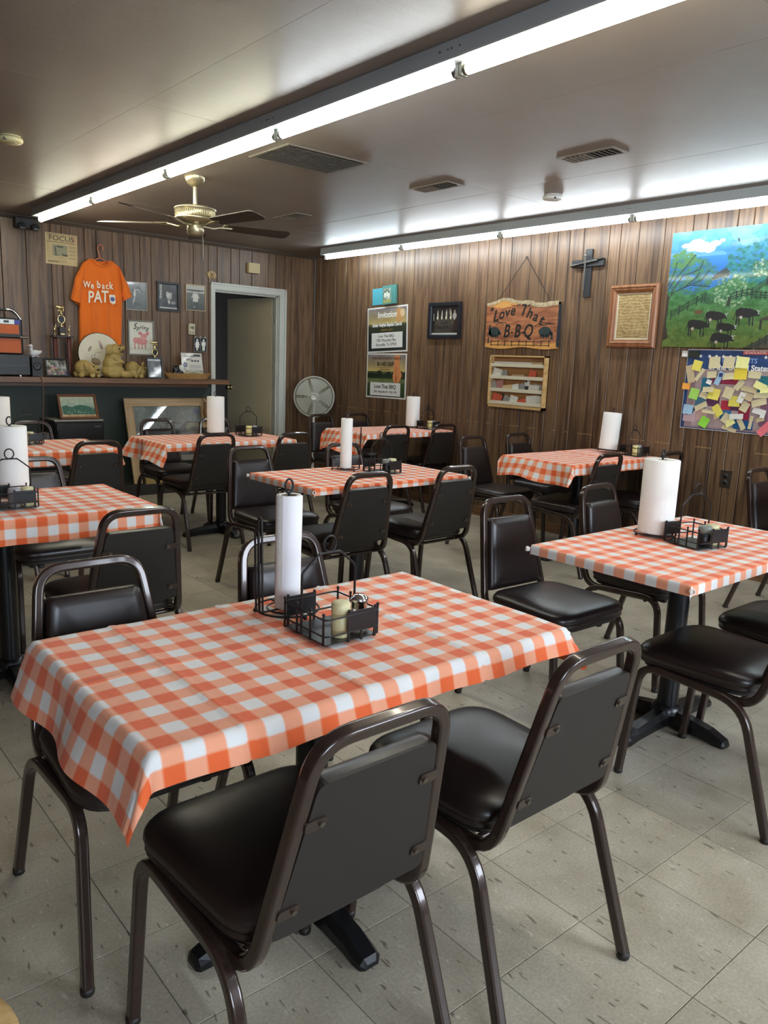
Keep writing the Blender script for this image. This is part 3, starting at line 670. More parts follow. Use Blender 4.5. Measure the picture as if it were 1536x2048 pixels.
# ================================================================== TABLES
TH = .752
def make_table():
    t = thing('dining_table', 'x', 'table', (0, 0, 0), 0, 'pedestal tables under checkered cloths')
    MB().rbox(-.531, -.303, TH - .028, .531, .303, TH, .02).build('tabletop', mat('dark_laminate', srgb(48, 34, 28), .4), t)
    c_ = MB(); c_.lathe([(.040, .07), (.040, .70)], 24); c_.lathe([(.060, .055), (.058, .078), (.044, .09)], 24); c_.build('column', M_blackcast, t)
    mp_ = MB(); mp_.box(-.20, -.02, .70, .20, .02, TH - .028); mp_.box(-.02, -.20, .70, .02, .20, TH - .028); mp_.box(-.08, -.08, .69, .08, .08, .702); mp_.build('mounting_plate', M_blackcast, t)
    for i in range(4):
        Lf = .325 if i % 2 == 0 else .255; ft = MB(); a = PI / 2 * i; Mx = Matrix.Rotation(a, 4, 'Z')
        secs = [(.02, .034, .078, .012), (.10, .032, .066, .012), (.22 * Lf / .3, .032, .050, .008), (Lf - .035, .033, .036, .002), (Lf - .008, .030, .026, 0), (Lf, .020, .012, 0)]
        v = []; f = []
        for x, w, zt, zb in secs:
            v += [(x, -w, zb), (x, -w, zt * .55 + zb * .45), (x, -w * .62, zt), (x, w * .62, zt), (x, w, zt * .55 + zb * .45), (x, w, zb)]
        for s in range(len(secs) - 1):
            for j in range(6): f.append((s * 6 + j, s * 6 + (j + 1) % 6, (s + 1) * 6 + (j + 1) % 6, (s + 1) * 6 + j))
        f.append(tuple(range(6))); f.append(tuple(reversed(range(len(v) - 6, len(v))))); ft.add(v, [tuple(reversed(q)) for q in f], False, Mx); ft.build('foot', M_blackcast, t)
    return t
TB = [(-.245, .408, 'pedestal table nearest the viewer under a loose checkered cloth'),
 (1.452, .430, 'pedestal table at right under a tightly taped checkered cloth'),
 (1.450, 2.375, 'pedestal table in the middle under a tightly taped checkered cloth'),
 (3.515, 2.385, 'pedestal table against the right wall below the letter rack'),
 (-.43, 2.34, 'pedestal table at the left edge in the middle of the room'),
 (.175, 4.30, 'pedestal table at the far left before the black fridge'),
 (1.61, 4.37, 'pedestal table in front of the open door'),
 (3.505, 4.515, 'pedestal table in the far corner below the golf posters'),
 (3.52, .43, 'pedestal table right of the photo, beyond its edge')]
t0 = make_table()
for i, (x, y, lab) in enumerate(TB):
    o = t0 if i == 0 else clone(t0); o.location = (x, y, 0); o['label'] = lab
    for c_ in o.children:
        if not c_.name.startswith('tabletop'): c_.location = ({0: .032, 1: .075, 6: .075}.get(i, .022), .05, 0)

# ---- gingham cloths
m, N, L, b = nodes_of('orange_gingham', .8); M_ging = m
uv = N.new('ShaderNodeUVMap'); uv.uv_map = 'weave'; sp = N.new('ShaderNodeSeparateXYZ'); L.new(uv.outputs[0], sp.inputs[0])
def mth(op, a, b_=None, c_=None):
    n = N.new('ShaderNodeMath'); n.operation = op
    for i, s in enumerate((a, b_, c_)):
        if s is None: continue
        if hasattr(s, 'links'): L.new(s, n.inputs[i])
        else: n.inputs[i].default_value = s
    return n.outputs[0]
def band(c_):   # soft-edged stripes
    t_ = mth('FRACT', mth('DIVIDE', c_, .0762)); return mth('MINIMUM', mth('MULTIPLY', mth('SUBTRACT', .25, mth('ABSOLUTE', mth('SUBTRACT', t_, .5))), 28.0), 1.0)
bu = mth('MAXIMUM', mth('MULTIPLY_ADD', band(sp.outputs[0]), .5, .5), 0.0); bv = mth('MAXIMUM', mth('MULTIPLY_ADD', band(sp.outputs[1]), .5, .5), 0.0)
bu = mth('MINIMUM', bu, 1.0); bv = mth('MINIMUM', bv, 1.0)
s_ = mth('MULTIPLY', mth('ADD', bu, bv), .5)
nz = N.new('ShaderNodeTexNoise'); nz.inputs['Scale'].default_value = 900; L.new(uv.outputs[0], nz.inputs['Vector'])
s2 = mth('ADD', s_, mth('MULTIPLY', mth('SUBTRACT', nz.outputs['Fac'], .5), .10))
rp = ramp(N, [(0.0, srgb(226, 223, 220)), (.06, srgb(226, 223, 220)), (.44, srgb(240, 164, 130)), (.56, srgb(239, 158, 122)), (.95, srgb(232, 106, 56)), (1.0, srgb(230, 100, 50))])
L.new(s2, rp.inputs[0]); L.new(rp.outputs[0], b.inputs['Base Color'])
nb = N.new('ShaderNodeTexNoise'); nb.inputs['Scale'].default_value = 16; nb.inputs['Detail'].default_value = 9; nb.inputs['Distortion'].default_value = .8; L.new(uv.outputs[0], nb.inputs['Vector'])
bp = N.new('ShaderNodeBump'); bp.inputs['Strength'].default_value = .6; bp.inputs['Distance'].default_value = .004; L.new(nb.outputs['Fac'], bp.inputs['Height']); L.new(bp.outputs[0], b.inputs['Normal'])
b.inputs['Sheen Weight'].default_value = .15; b.inputs['Specular IOR Level'].default_value = .3
def cloth(cx, cy, over, label, seed=0, flare=.35, creases=(), taped=False, corner=1.0, nx=84, ny=56, rot=0, wave=.006):
    """over = (left, right, front, back) overhang in metres beyond the 1.062 x .606 top"""
    lx, ly = .531, .303; ol, orr, of, ob = over; rs = random.Random(seed); ph = [rs.uniform(0, 6.28) for _ in range(8)]
    def axis(lo, hi, l, n):
        a = np.linspace(-l, l, n - 16); e1 = np.linspace(-l - lo, -l, 9)[:-1]; e2 = np.linspace(l, l + hi, 9)[1:]; return np.concatenate([e1, a, e2])
    U = axis(ol, orr, lx, nx); V = axis(of, ob, ly, ny); vs = []; uvs = []; r = .012
    for v in V:
        for u in U:
            du = max(0, abs(u) - lx) * (1 if u > 0 else -1); dv = max(0, abs(v) - ly) * (1 if v > 0 else -1)
            d = math.hypot(du, dv); bx = max(-lx, min(lx, u)); by = max(-ly, min(ly, v)); z = TH + .0035
            if not taped:
                z += .0012 * math.sin(u * 9 + ph[0]) * math.sin(v * 11 + ph[1]) + .001 * math.sin(u * 23 + ph[2]) * math.sin(v * 17 + ph[3])
                for cxx in creases: z += .0045 * math.exp(-((u - cxx) / .006) ** 2) + .0016 * math.exp(-((u - cxx - .02) / .012) ** 2)
                z += .0025 * math.exp(-((v - .02) / .006) ** 2)
            if d > 0:
                nxn, nyn = du / d, dv / d; cor = 2 * abs(nxn * nyn); s_ = u * nyn * nyn + v * nxn * nxn
                if taped: hz = .004 * (1 - math.exp(-d / .006)); dz = d
                else:
                    fl = (flare if nxn < -.4 or flare < .6 else .12) * (.86 + .14 * math.sin(s_ * 11 + ph[4]) if seed == 1 else .55 + .45 * math.sin(s_ * 11 + ph[4])) * (1 - .15 * cor) + .30 * cor * corner
                    ang = math.atan(max(.02, fl)); hz = d * math.sin(ang) + min(r, d) * .4; dz = max(0, d * math.cos(ang) - min(r, d) * .28)
                    wv = wave * (d / .08) * math.sin(s_ * 21 + ph[5]) ; hz += wv
                    if cor > .2: hz += .010 * cor * math.sin(6 * math.atan2(abs(dv), abs(du)) + ph[6]) * d / .1
                vs.append((bx + nxn * hz, by + nyn * hz, z - dz))
            else: vs.append((u, v, z))
            uvs.append((u + lx * 3 + .01 * seed, v + ly * 3 + .013 * seed))
    w = len(U); fs = [(j * w + i, j * w + i + 1, (j + 1) * w + i + 1, (j + 1) * w + i) for j in range(len(V) - 1) for i in range(w - 1)]
    o = MB().add(vs, fs, True).build('tablecloth', M_ging); o.location = (cx, cy, 0); o.rotation_euler = (0, 0, R(rot))
    ul = o.data.uv_layers.new(name='weave'); idx = np.zeros(len(o.data.loops), np.int32); o.data.loops.foreach_get('vertex_index', idx); ul.data.foreach_set('uv', np.array(uvs)[idx].ravel())
    if taped:   # rolled dog-ears at the corners
        for sx_, sy_ in ((-1, -1), (1, -1), (-1, 1), (1, 1)):
            q = MB().lathe([(.007, -.008), (.0095, 0), (.0090, .006), (.0070, .0065), (.0055, .002), (.005, -.004)], 14, Matrix.Translation((sx_ * (lx + .010), sy_ * (ly + .010), TH - .0125)) @ Matrix.Rotation(math.atan2(sy_, sx_), 4, 'Z') @ Matrix.Rotation(R(80), 4, 'Y'), cap=False)
            e = q.build('folded_corner', M_ging, o); u2 = e.data.uv_layers.new(name='weave'); n_ = len(e.data.loops); ix = np.zeros(n_, np.int32); e.data.loops.foreach_get('vertex_index', ix)
            co = np.zeros(len(e.data.vertices) * 3); e.data.vertices.foreach_get('co', co); co = co.reshape(-1, 3); u2.data.foreach_set('uv', ((co[ix] - np.array([sx_ * lx, 0, TH - .0125]))[:, [0, 2]] + .762).ravel())
    tag(o, label, 'tablecloth', 'orange and white checkered tablecloths'); return o
cloth(-.245, .408, (.128, .112, .060, .018), 'loose orange and white checkered cloth on the nearest table, corner hanging down at left', 1, .40, (-.36, -.09, .22), corner=.22, nx=150, ny=100)
cloth(1.452, .430, (.034, .034, .034, .034), 'checkered cloth taped tight around the table at right', 2, taped=True, nx=110, ny=76)
cloth(1.450, 2.375, (.034, .034, .034, .034), 'checkered cloth taped tight around the table in the middle', 3, taped=True, nx=100, ny=70)
cloth(3.515, 2.385, (.15, .01, .075, .02), 'checkered cloth with deep left drop on the table against the right wall', 4, .75, (.1,), corner=.1)
cloth(-.43, 2.34, (.06, .05, .105, .02), 'checkered cloth with straight front drop at the left edge, black wire caddy on it', 5, .10, (.13, .35), corner=.5, wave=.002)
cloth(.175, 4.30, (.06, .07, .10, .02), 'checkered cloth on the far left table before the fridge', 6, .12, (.1,), corner=.6)
cloth(1.61, 4.37, (.155, .07, .055, .03), 'checkered cloth with long flared left end on the table by the door', 7, .8, (), corner=.15)
cloth(3.505, 4.515, (.20, .015, .048, .03), 'checkered cloth with flared left end in the far corner below the posters', 8, .8, (), corner=.2)
cloth(3.52, .43, (.03, .03, .03, .03), 'checkered cloth on the table beyond the right edge of the photo', 9, taped=True)

# ================================================================== THINGS ON THE TABLES
ZT = TH + .0055
def towel(x, y, r, label, hh=.28, arm=135, tilt=None, flap=False, thin=False, arm_m=None, z=ZT):
    t = thing('paper_towel_holder', 'black wire ' + label.replace('ROLL', 'stand of the towel roll'), 'paper towel holder', (x, y, z), 0, 'wire paper towel holders'); mm = arm_m or M_wire
    Rr = .078
    bs_ = MB().torus(Rr, .0028, Matrix.Translation((0, 0, .0115)), 40, 8); bs_.tube([(-Rr, 0, .0115), (Rr, 0, .0115)], .0025, 6); bs_.tube([(0, -Rr, .0115), (0, Rr, .0115)], .0025, 6); bs_.torus(.05, .0024, Matrix.Translation((0, 0, .0115)), 32, 6); bs_.build('base_ring', mm, t)
    for a in (30, 150, 270):
        MB().sphere((Rr * math.cos(R(a)), Rr * math.sin(R(a)), .0060), .0058, 10, 6).build('foot', mm, t)
    lp = [(0, 0, .012), (0, 0, hh + .022)]
    loop = [(.0 + .011 * math.sin(q) , 0, hh + .036 - .017 * math.cos(q)) for q in np.linspace(0, 2 * PI, 17)]
    MB().tube(lp, .0032, 8).tube(loop, .0028, 6).build('centre_rod', mm, t)
    a = R(arm); ax, ay = math.cos(a), math.sin(a); arm_ = MB(); e = Vector((ax, ay, 0)); n_ = Vector((-ay, ax, 0))
    for (q0, q1, top) in ((0.006, .028, .235), (-.012, .010, .205)):
        P = [e * Rr + n_ * q0 + Vector((0, 0, .012)), e * (Rr + .004) + n_ * q0 + Vector((0, 0, top))]
        P += [e * (Rr + .004) + n_ * (q0 + (q1 - q0) * (1 - math.cos(w_)) / 2) + Vector((0, 0, top + .012 * math.sin(w_))) for w_ in np.linspace(0.3, PI, 8)]
        P += [e * Rr + n_ * q1 + Vector((0, 0, .012))]; arm_.tube(P, .0028, 7)
    arm_.build('side_arm', mm, t)
    rl = thing('paper_towel_roll', label.replace('ROLL', 'white paper towel roll'), 'paper towel roll', (x, y, z + .0148), 0, 'paper towel rolls')
    n_s = 48; v = []; f = []; prof = [(.0, 0), (1, 0), (1, hh - .003), (.985, hh)]
    v = []; rings = [(.021, 0), (r, 0), (r, .003), (r, hh - .003), (r - .002, hh), (.021, hh), (.0195, hh - .001), (.0195, 0)]
    for rr_, zz in rings:
        for i in range(n_s): q = 2 * PI * i / n_s; w_ = 1 + (.012 * math.sin(3 * q + x * 5) if rr_ > .03 else 0); v.append((rr_ * w_ * math.cos(q), rr_ * w_ * math.sin(q), zz))
    for a_ in range(len(rings) - 1):
        for i in range(n_s): j = (i + 1) % n_s; f.append((a_ * n_s + i, a_ * n_s + j, (a_ + 1) * n_s + j, (a_ + 1) * n_s + i))
    MB().add(v, f, True).build('towels', M_towel, rl)
    MB().lathe([(.0195, .0008), (.0195, hh - .0015), (.0175, hh - .0015), (.0175, .0008)], 24, cap=False).build('core', mat('kraft_core', srgb(120, 100, 78), .8), rl)
    if flap:
        v = []; nn = 12
        for k_ in range(nn + 1):
            zz = hh * k_ / nn
            for j in range(6):
                q = R(-150) + R(66 + 46 * (k_ / nn)) * j / 5; rr_ = r + .0015 + .0035 * (1 - k_ / nn) * (j / 5); v.append((rr_ * math.cos(q), rr_ * math.sin(q), zz))
        f = [(k_ * 6 + j, k_ * 6 + j + 1, (k_ + 1) * 6 + j + 1, (k_ + 1) * 6 + j) for k_ in range(nn) for j in range(5)]
        MB().add(v, f, True).build('loose_sheet', mat('smooth_towel', srgb(232, 230, 232), .9, bump=(60, .2, .001)), rl)
    if tilt: t.rotation_euler = tilt; rl.rotation_euler = tilt; rl.location = Vector((x, y, z)) + Euler(tilt).to_matrix() @ Vector((0, 0, .0148))
towel(-.215, .575, .0315, 'ROLL on the nearest table, thin with a loose sheet', arm=172, flap=True)
towel(1.465, .575, .066, 'ROLL on the right taped table, thick', arm=20)
towel(1.452, 2.525, .033, 'ROLL on the middle taped table, thin', arm=-35, arm_m=mat('oxblood_wire', srgb(52, 22, 22), .4, .3))
towel(3.93, 2.46, .069, 'ROLL leaning on the wall table', arm=60, tilt=(0, R(5), 0), z=ZT + .0075)
towel(-.335, 2.50, .066, 'ROLL at the left edge on the left middle table', arm=110)
towel(.14, 4.548, .066, 'ROLL at the left edge on the far left table', arm=100)
towel(1.735, 4.60, .068, 'ROLL in front of the open door', arm=40)
towel(3.86, 4.62, .066, 'ROLL below the golf posters on the corner table', arm=40)

def make_caddy():
    """wire condiment basket: plates on the -y and +y faces, upright wires on the +-x faces, tall loop handle"""
    t = thing('condiment_caddy', 'x', 'caddy', (0, 0, 0), 0, 'black wire condiment caddies'); hx, hy = .076, .084
    rg = MB()
    for z in (.026, .064):
        rg.tube([Vector((x, y, z)) for x, y in rounded_rect(-hx, -hy, hx, hy, .010, 3)], .0022, 6, closed=True)
    rg.build('rim_wires', M_wire, t)
    for s in (-1, 1):
        for y in (-.076, -.026, .026, .076):
            MB().tube([(s * hx, y, .074), (s * hx, y, .006), (s * (hx - .012), y, .0025)], .0026, 6).sphere((s * hx, y, .075), .0038, 8, 5).build('upright_wire', M_wire, t)
        MB().box(-.016 if s < 0 else -.066, s * hy - .0012, .028, .066 if s < 0 else .016, s * hy + .0012, .073).build('side_plate', M_black, t)
        for x in (-.066 * s * -1, .016 * s, ): pass
        for x in ((-.012, .024, .062) if s < 0 else (-.062, -.024, .012)): MB().box(x - .003, s * hy - .0016, .003, x + .003, s * hy + .0016, .03).build('plate_leg', M_black, t)
        for x in ((-.012, .062) if s < 0 else (-.062, .012)): MB().sphere((x, s * hy, .075), .0038, 8, 5).build('finial', M_wire, t)
    MB().box(-hx + .004, -hy + .004, .004, hx - .004, hy - .004, .0065).build('floor_plate', mat('caddy_floor', srgb(60, 62, 62), .3, .5), t)
    hd = MB(); P = [(-hx + .001, .010, .006), (-hx + .001, .010, .148), (-.030, .010, .186), (-.010, .010, .188)]
    hd.tube(fillet(P, .008, 4), .0028, 7); hd.tube(fillet([(-p[0], p[1], p[2]) for p in P], .008, 4), .0028, 7); hd.tube([(-.030, .010, .187), (.030, .010, .187)], .0028, 7)
    hd.tube([(.017 * math.sin(q), .010, .207 - .019 * math.cos(q)) for q in np.linspace(0, 2 * PI, 21)[:-1]], .0026, 6, closed=True); hd.build('handle', M_wire, t)
    return t
def make_pepper(name, label, body, cap, x, y, z, r=.0235, h=.072, cat='shaker'):
    t = thing(name, label, cat, (x, y, z))
    MB().lathe([(r - .002, 0), (r, .003), (r, h * .62), (r - .001, h * .63), (r - .001, h - .004), (r - .003, h)], 24).build('body', body, t)
    MB().lathe([(r + .0004, h * .70), (r + .0008, h * .72), (r + .0008, h - .003), (r - .002, h + .001), (r * .45, h + .002), (.001, h + .002)], 24).build('lid', cap, t)
    return t
M_sglass = mat('shaker_glass', (.95, .97, .95), .03, trans=1.0); M_salt = mat('salt', srgb(215, 210, 200), .9)
def make_salt(label, x, y, z, fill=M_salt):
    t = thing('salt_shaker', label, 'shaker', (x, y, z))
    MB().lathe([(.020, 0), (.0235, .004), (.024, .030), (.0215, .040), (.0175, .052), (.0165, .060)], 10, smooth=False).build('glass_body', M_sglass, t)
    MB().lathe([(.017, .004), (.0185, .020), (.001, .022)], 10).build('salt_fill', fill, t)
    MB().lathe([(.0175, .056), (.019, .059), (.019, .070), (.0215, .073), (.0205, .080), (.013, .087), (.001, .089)], 20).build('lid', M_chrome, t); return t
cads = [(-.212, .398, 0, 'in front of the nearest towel roll'), (1.452, .405, -12, 'on the right taped table'), (1.585, 2.36, 0, 'on the middle taped table'),
        (3.93, 2.23, 0, 'on the wall table'), (-.40, 2.265, 0, 'on the left middle table at the left edge'), (.265, 4.39, 0, 'on the far left table'), (1.93, 4.42, 0, 'on the table by the door'), (3.90, 4.44, 0, 'on the corner table below the posters')]
cd0 = make_caddy(); lb = []
for i, (x, y, rz, w_) in enumerate(cads):
    o = cd0 if i == 0 else clone(cd0); o.location = (x, y, ZT); o.rotation_euler = (0, 0, R(rz)); o['label'] = 'black wire condiment caddy with loop handle ' + w_
za = ZT + .0068
make_pepper('creamer_jar', 'cream coloured lidded jar in the caddy of the nearest table', M_cream, M_cream, -.220, .350, za, .0212, .079)
make_salt('ribbed glass salt shaker with chrome lid on the nearest table', -.166, .352, za, mat('salt_grey', srgb(168, 162, 152), .9))
M_yel = mat('pale_yellow_plastic', srgb(222, 208, 140), .45); M_grylid = mat('grey_plastic', srgb(150, 146, 150), .45)
for (cx_, cy_, rz, w_, k1, k2, dx, dy) in ((1.452, .405, -12, 'right taped table', 'b', 'c', .018, -.040), (1.585, 2.36, 0, 'middle taped table', 'b', 'c', .022, -.035), (3.93, 2.23, 0, 'wall table', 'y', 'g', -.018, -.03),
      (-.40, 2.265, 0, 'left middle table', 'g', 'c', .02, -.045), (.265, 4.39, 0, 'far left table', 'c', None, .03, -.02), (1.93, 4.42, 0, 'table by the door', 'y', 'g', .0, -.04), (3.90, 4.44, 0, 'corner table', 'y', 'g', .0, -.04)):
    for kk, ddx, ddy in ((k1, -.024, -.004), (k2, .026, .006)):
        if kk is None: continue
        px_, py_ = (dx + ddx), (dy + ddy); ca, sa = math.cos(R(rz)), math.sin(R(rz)); X_, Y_ = cx_ + px_ * ca - py_ * sa, cy_ + px_ * sa + py_ * ca
        bd, cp, nm, tx = {'b': (M_black, mat('tin_lid_grey', srgb(120, 124, 116), .4), 'pepper_tin', 'black cylindrical tin with pale lid'), 'c': (M_cream, M_cream, 'creamer_jar', 'cream lidded jar'), 'y': (M_yel, M_yel, 'seasoning_jar', 'pale yellow seasoning jar'), 'g': (mat('clear_grey', srgb(120, 116, 112), .3), M_grylid, 'salt_jar', 'small jar with grey lid')}[kk]
        make_pepper(nm, tx + ' in the caddy of the ' + w_, bd, cp, X_, Y_, za)

# ================================================================== RIGHT WALL
def on_right(name, label, cat, yc, zc, group=None, out=.0005, tilt=0):
    t = thing(name, label, cat, (XW - out, yc, zc), 0, group); t.rotation_euler = (Matrix.Rotation(R(-90), 3, 'Z') @ Matrix.Rotation(R(90), 3, 'X') @ Matrix.Rotation(R(tilt), 3, 'Z')).to_euler(); return t
def on_back(name, label, cat, xc, zc, group=None, out=.0005, tilt=0):
    t = thing(name, label, cat, (xc, YW - out, zc), 0, group); t.rotation_euler = (Matrix.Rotation(R(90), 3, 'X') @ Matrix.Rotation(R(tilt), 3, 'Z')).to_euler(); return t
def board(t, w, h, d, m, name='backing'): return MB().box(-w / 2, -h / 2, 0, w / 2, h / 2, d).build(name, m, t)
# golf poster, upper
def golf(yc, zc, tilt, label, dark):
    w, h = .635, .460; t = on_right('poster', label, 'poster', yc, zc, 'golf event posters', tilt=tilt)
    board(t, w, h, .003, M_paper); A = Art(76, 56, (120, 120, 90))
    A.grad(0, (128, 118, 120), .42, (214, 186, 110)); A.mottle(6, 5, 16, 3)
    A.grad(.40, (92, 98, 64), .62, (60, 78, 44)); A.mottle(16, 8, 14, 4, A.Y > .38)
    n = A.noise(20, 2, 5); A.put((A.Y > .46 - .10 * n) & (A.Y < .56), (38, 50, 34)); A.rect(0, .58, 1, .63, (104, 116, 66)); A.grad(.66, (70, 92, 48), 1.0, (44, 60, 34))
    if dark:
        A.put((A.Y > .36) & (A.Y < .58), (60, 60, 46), .6); A.rect(0, .56, 1, 1, (38, 44, 42)); A.ell(.82, .18, .10, .16, (206, 150, 90), .8); A.ell(.9, .14, .06, .09, (226, 200, 160), .8)
    else:
        A.poly([(.72, -.02), (.86, -.02), (.86, .30), (.92, .48), (.86, .62), (.76, .70), (.68, .56), (.70, .34)], (214, 138, 84)); A.poly([(.74, .5), (.80, .5), (.79, .78), (.75, .78)], (190, 110, 66)); A.line([(.77, .3), (.77, .7)], .012, (168, 92, 54))
    art_mesh('print', A, w - .03, h - .03, t, .0035, .35, .4)
    P = lambda s, x, y, sz, m, **k: text(t, s, x, y, sz, m, z=.0042, **k)
    if dark:
        P('Invitation', 0, .148, .085, M_whiteprint, shear=.2, bold=.001, sx=.95); P('INVITATIONAL', 0, .092, .020, mat('gold_print', srgb(170, 130, 60), .5)); P('Sevier Heights Baptist Church', .0, .048, .052, M_whiteprint, bold=.001, sx=.74); P('AUGUST 6, 2012', .0, -.004, .026, mat('gold_print', srgb(170, 130, 60), .5))
        MB().box(-.245, -.185, .0036, .245, -.030, .005).build('sponsor_card', M_paper, t)
        for s, y in (('Love That BBQ', -.065), ('1901 Maryville Pike', -.108), ('Knoxville, Tn 37920', -.152)): text(t, s, -.01, y, .040, M_ink, z=.0052)
    else:
        P('SEVIER HEIGHTS BAPTIST CHURCH', 0, .178, .034, mat('maroon_print', srgb(92, 44, 40), .5), sx=.88); P('IN HIS GRIP', -.01, .118, .062, mat('dark_maroon_print', srgb(50, 26, 22), .5), bold=.001, sx=.85)
        MB().box(-.13, .082, .0036, .10, .086, .0044).build('rule', mat('red_rule', srgb(120, 50, 30), .5), t); P('INVITATIONAL', -.01, .062, .022, mat('maroon_print', srgb(92, 44, 40), .5))
        MB().box(-.25, -.205, .0036, .235, -.070, .005).build('sponsor_card', M_paper, t)
        text(t, 'Love That BBQ', -.01, -.112, .056, M_ink, z=.0052, bold=.0006); text(t, '1901 Maryville Pk  748-1743', -.005, -.165, .034, M_ink, z=.0052, sx=.95)
    return t
golf(5.303, 1.698, 2.5, 'upper white-bordered poster with dark lower half and address card', True)
golf(5.293, 1.227, .8, 'lower poster with orange hand shape over a green golf course', False)
# turquoise card and photo card above the posters
t = on_right('greeting_card', 'plain turquoise card taped above the upper poster', 'card', 5.455, 2.030, tilt=2); board(t, .20, .165, .004, mat('turquoise_card', srgb(74, 158, 172), .7), 'card')
t = on_right('photo_card', 'teal photo card of small white figures above the upper poster', 'card', 5.262, 2.042, out=.006, tilt=3); board(t, .205, .185, .022, mat('teal_box', srgb(70, 128, 122), .6), 'box')
A = Art(26, 30, (128, 140, 128)); A.mottle(8, 8, 40, 2)
for cx_, cy_ in ((.25, .45), (.5, .4), (.72, .5)): A.ell(cx_, cy_, .09, .22, (220, 220, 205)); A.ell(cx_, cy_ - .2, .05, .06, (60, 56, 50))
A.rect(0, .78, 1, 1, (150, 148, 90)); art_mesh('photo', A, .125, .15, t, .0225).location = (-.03, -.005, 0)
# dark framed bottle picture
t = on_right('framed_picture', 'black framed dark photograph of white bottles in a tin pail', 'picture', 4.455, 1.776, tilt=.3)
frame_mesh(.43, .335, .04, .022).build('frame', mat('black_frame', srgb(24, 28, 36), .35), t)
A = Art(70, 54, (34, 34, 36)); A.mottle(5, 4, 10, 1); A.poly([(.12, .42), (.85, .42), (.80, 1), (.10, 1)], (66, 62, 54)); A.mottle(12, 10, 8, 2)
for x in (.22, .38, .55, .72, .86): A.ell(x, .36, .035, .12, (150, 138, 110)); A.ell(x, .24, .016, .12, (196, 190, 170)); A.ell(x - .01, .40, .02, .05, (235, 232, 225))
A.ell(.86, .34, .07, .12, (160, 158, 150)); A.line([(.06, .25), (.06, .5)], .008, (225, 225, 215)); A.rect(.66, .05, .7, .3, (120, 110, 90)); A.rect(0, .95, 1, 1, (190, 190, 180))
art_mesh('print', A, .352, .257, t, .006, .3, .8); text(t, 'Love', -.01, -.020, .045, M_ink, z=.0068, shear=.25); text(t, 'That B-B-Q', -.01, -.062, .050, M_ink, z=.0068, bold=.0005)
# hanging slab sign
t = on_right('wooden_sign', 'live-edge wooden slab sign with painted lettering hanging from a chain', 'sign', 3.508, 1.735, out=.002)
m_, N_, L_, b_ = nodes_of('cedar_slab', .38); tc = N_.new('ShaderNodeTexCoord'); wv = N_.new('ShaderNodeTexNoise'); mp_ = N_.new('ShaderNodeMapping'); mp_.inputs['Scale'].default_value = (2.2, 13, 4); L_.new(tc.outputs['Object'], mp_.inputs[0]); L_.new(mp_.outputs[0], wv.inputs['Vector']); wv.inputs['Scale'].default_value = 1.4; wv.inputs['Detail'].default_value = 5; wv.inputs['Distortion'].default_value = 1.4
rp_ = ramp(N_, [(.30, srgb(112, 62, 40)), (.48, srgb(158, 98, 66)), (.60, srgb(186, 122, 78)), (.72, srgb(148, 92, 68))]); L_.new(wv.outputs['Fac'], rp_.inputs[0])
sp_ = N_.new('ShaderNodeSeparateXYZ'); L_.new(tc.outputs['Object'], sp_.inputs[0]); aa = N_.new('ShaderNodeMath'); aa.operation = 'ABSOLUTE'; ad_ = N_.new('ShaderNodeMath'); ad_.operation = 'MULTIPLY_ADD'; ad_.inputs[1].default_value = .10; L_.new(wv.outputs['Fac'], ad_.inputs[0]); L_.new(sp_.outputs['Y'], ad_.inputs[2])
sub = N_.new('ShaderNodeMath'); sub.operation = 'SUBTRACT'; sub.inputs[1].default_value = .048; L_.new(ad_.outputs[0], sub.inputs[0]); L_.new(sub.outputs[0], aa.inputs[0]); gt = N_.new('ShaderNodeMath'); gt.operation = 'GREATER_THAN'; gt.inputs[1].default_value = .152; L_.new(aa.outputs[0], gt.inputs[0])
mx_ = N_.new('ShaderNodeMix'); mx_.data_type = 'RGBA'; mx_.inputs[7].default_value = srgb(208, 152, 82); L_.new(gt.outputs[0], mx_.inputs[0]); L_.new(rp_.outputs[0], mx_.inputs[6]); L_.new(mx_.outputs[2], b_.inputs['Base Color']); b_.inputs['Coat Weight'].default_value = .3
rs = random.Random(3); top = []; bot = []
for i in range(41):
    x = -.392 + .784 * i / 40; top.append((x, .178 + .030 * math.exp(-((x + .17) / .13) ** 2) + .006 * math.sin(x * 22) - .012 * (x > .1) + .004 * rs.random())); bot.append((x, -.203 + .008 * math.sin(x * 13 + 1.2)))
MB().prism(bot + top[::-1], 0, .030).build('slab', MATS['cedar_slab'], t)
bk = MB()
for (x0, y0), (x1, y1) in zip(top, top[1:]): hh = .018 + .014 * rs.random() + (.014 if x0 > .05 else 0); bk.prism([(x0, y0 - hh * .8), (x1, y1 - hh * .8 + .002), (x1, y1 + .006), (x0, y0 + .006 * rs.random() + .002)], -.001, .031 + .004 * rs.random())
bk.build('bark_edge', mat('grey_bark', srgb(176, 158, 126), .85, noise=(40, .35), bump=(60, .8, .004)), t, kind='stuff')
MB().prism([(.388, -.19), (.402, -.188), (.404, -.02), (.400, .15), (.388, .155)], 0, .028).build('burnt_side', mat('burnt_edge', srgb(40, 46, 50), .7), t)
for s, x, y, sz, r_, sh in (('"', -.345, .095, .10, 8, .3), ('L', -.29, .065, .135, 8, .35), ('o', -.222, .082, .12, 8, .3), ('v', -.160, .095, .12, 8, .3), ('e', -.098, .108, .12, 8, .3), ('"', -.045, .135, .10, 4, .3), ('T', .02, .110, .135, -5, .3), ('h', .092, .085, .125, -10, .25), ('a', .158, .058, .12, -14, .25), ('t', .222, .028, .13, -16, .25)):
    text(t, s, x, y, sz, M_ink, z=.0305, depth=.001, shear=sh, bold=.0022, rot=R(r_))
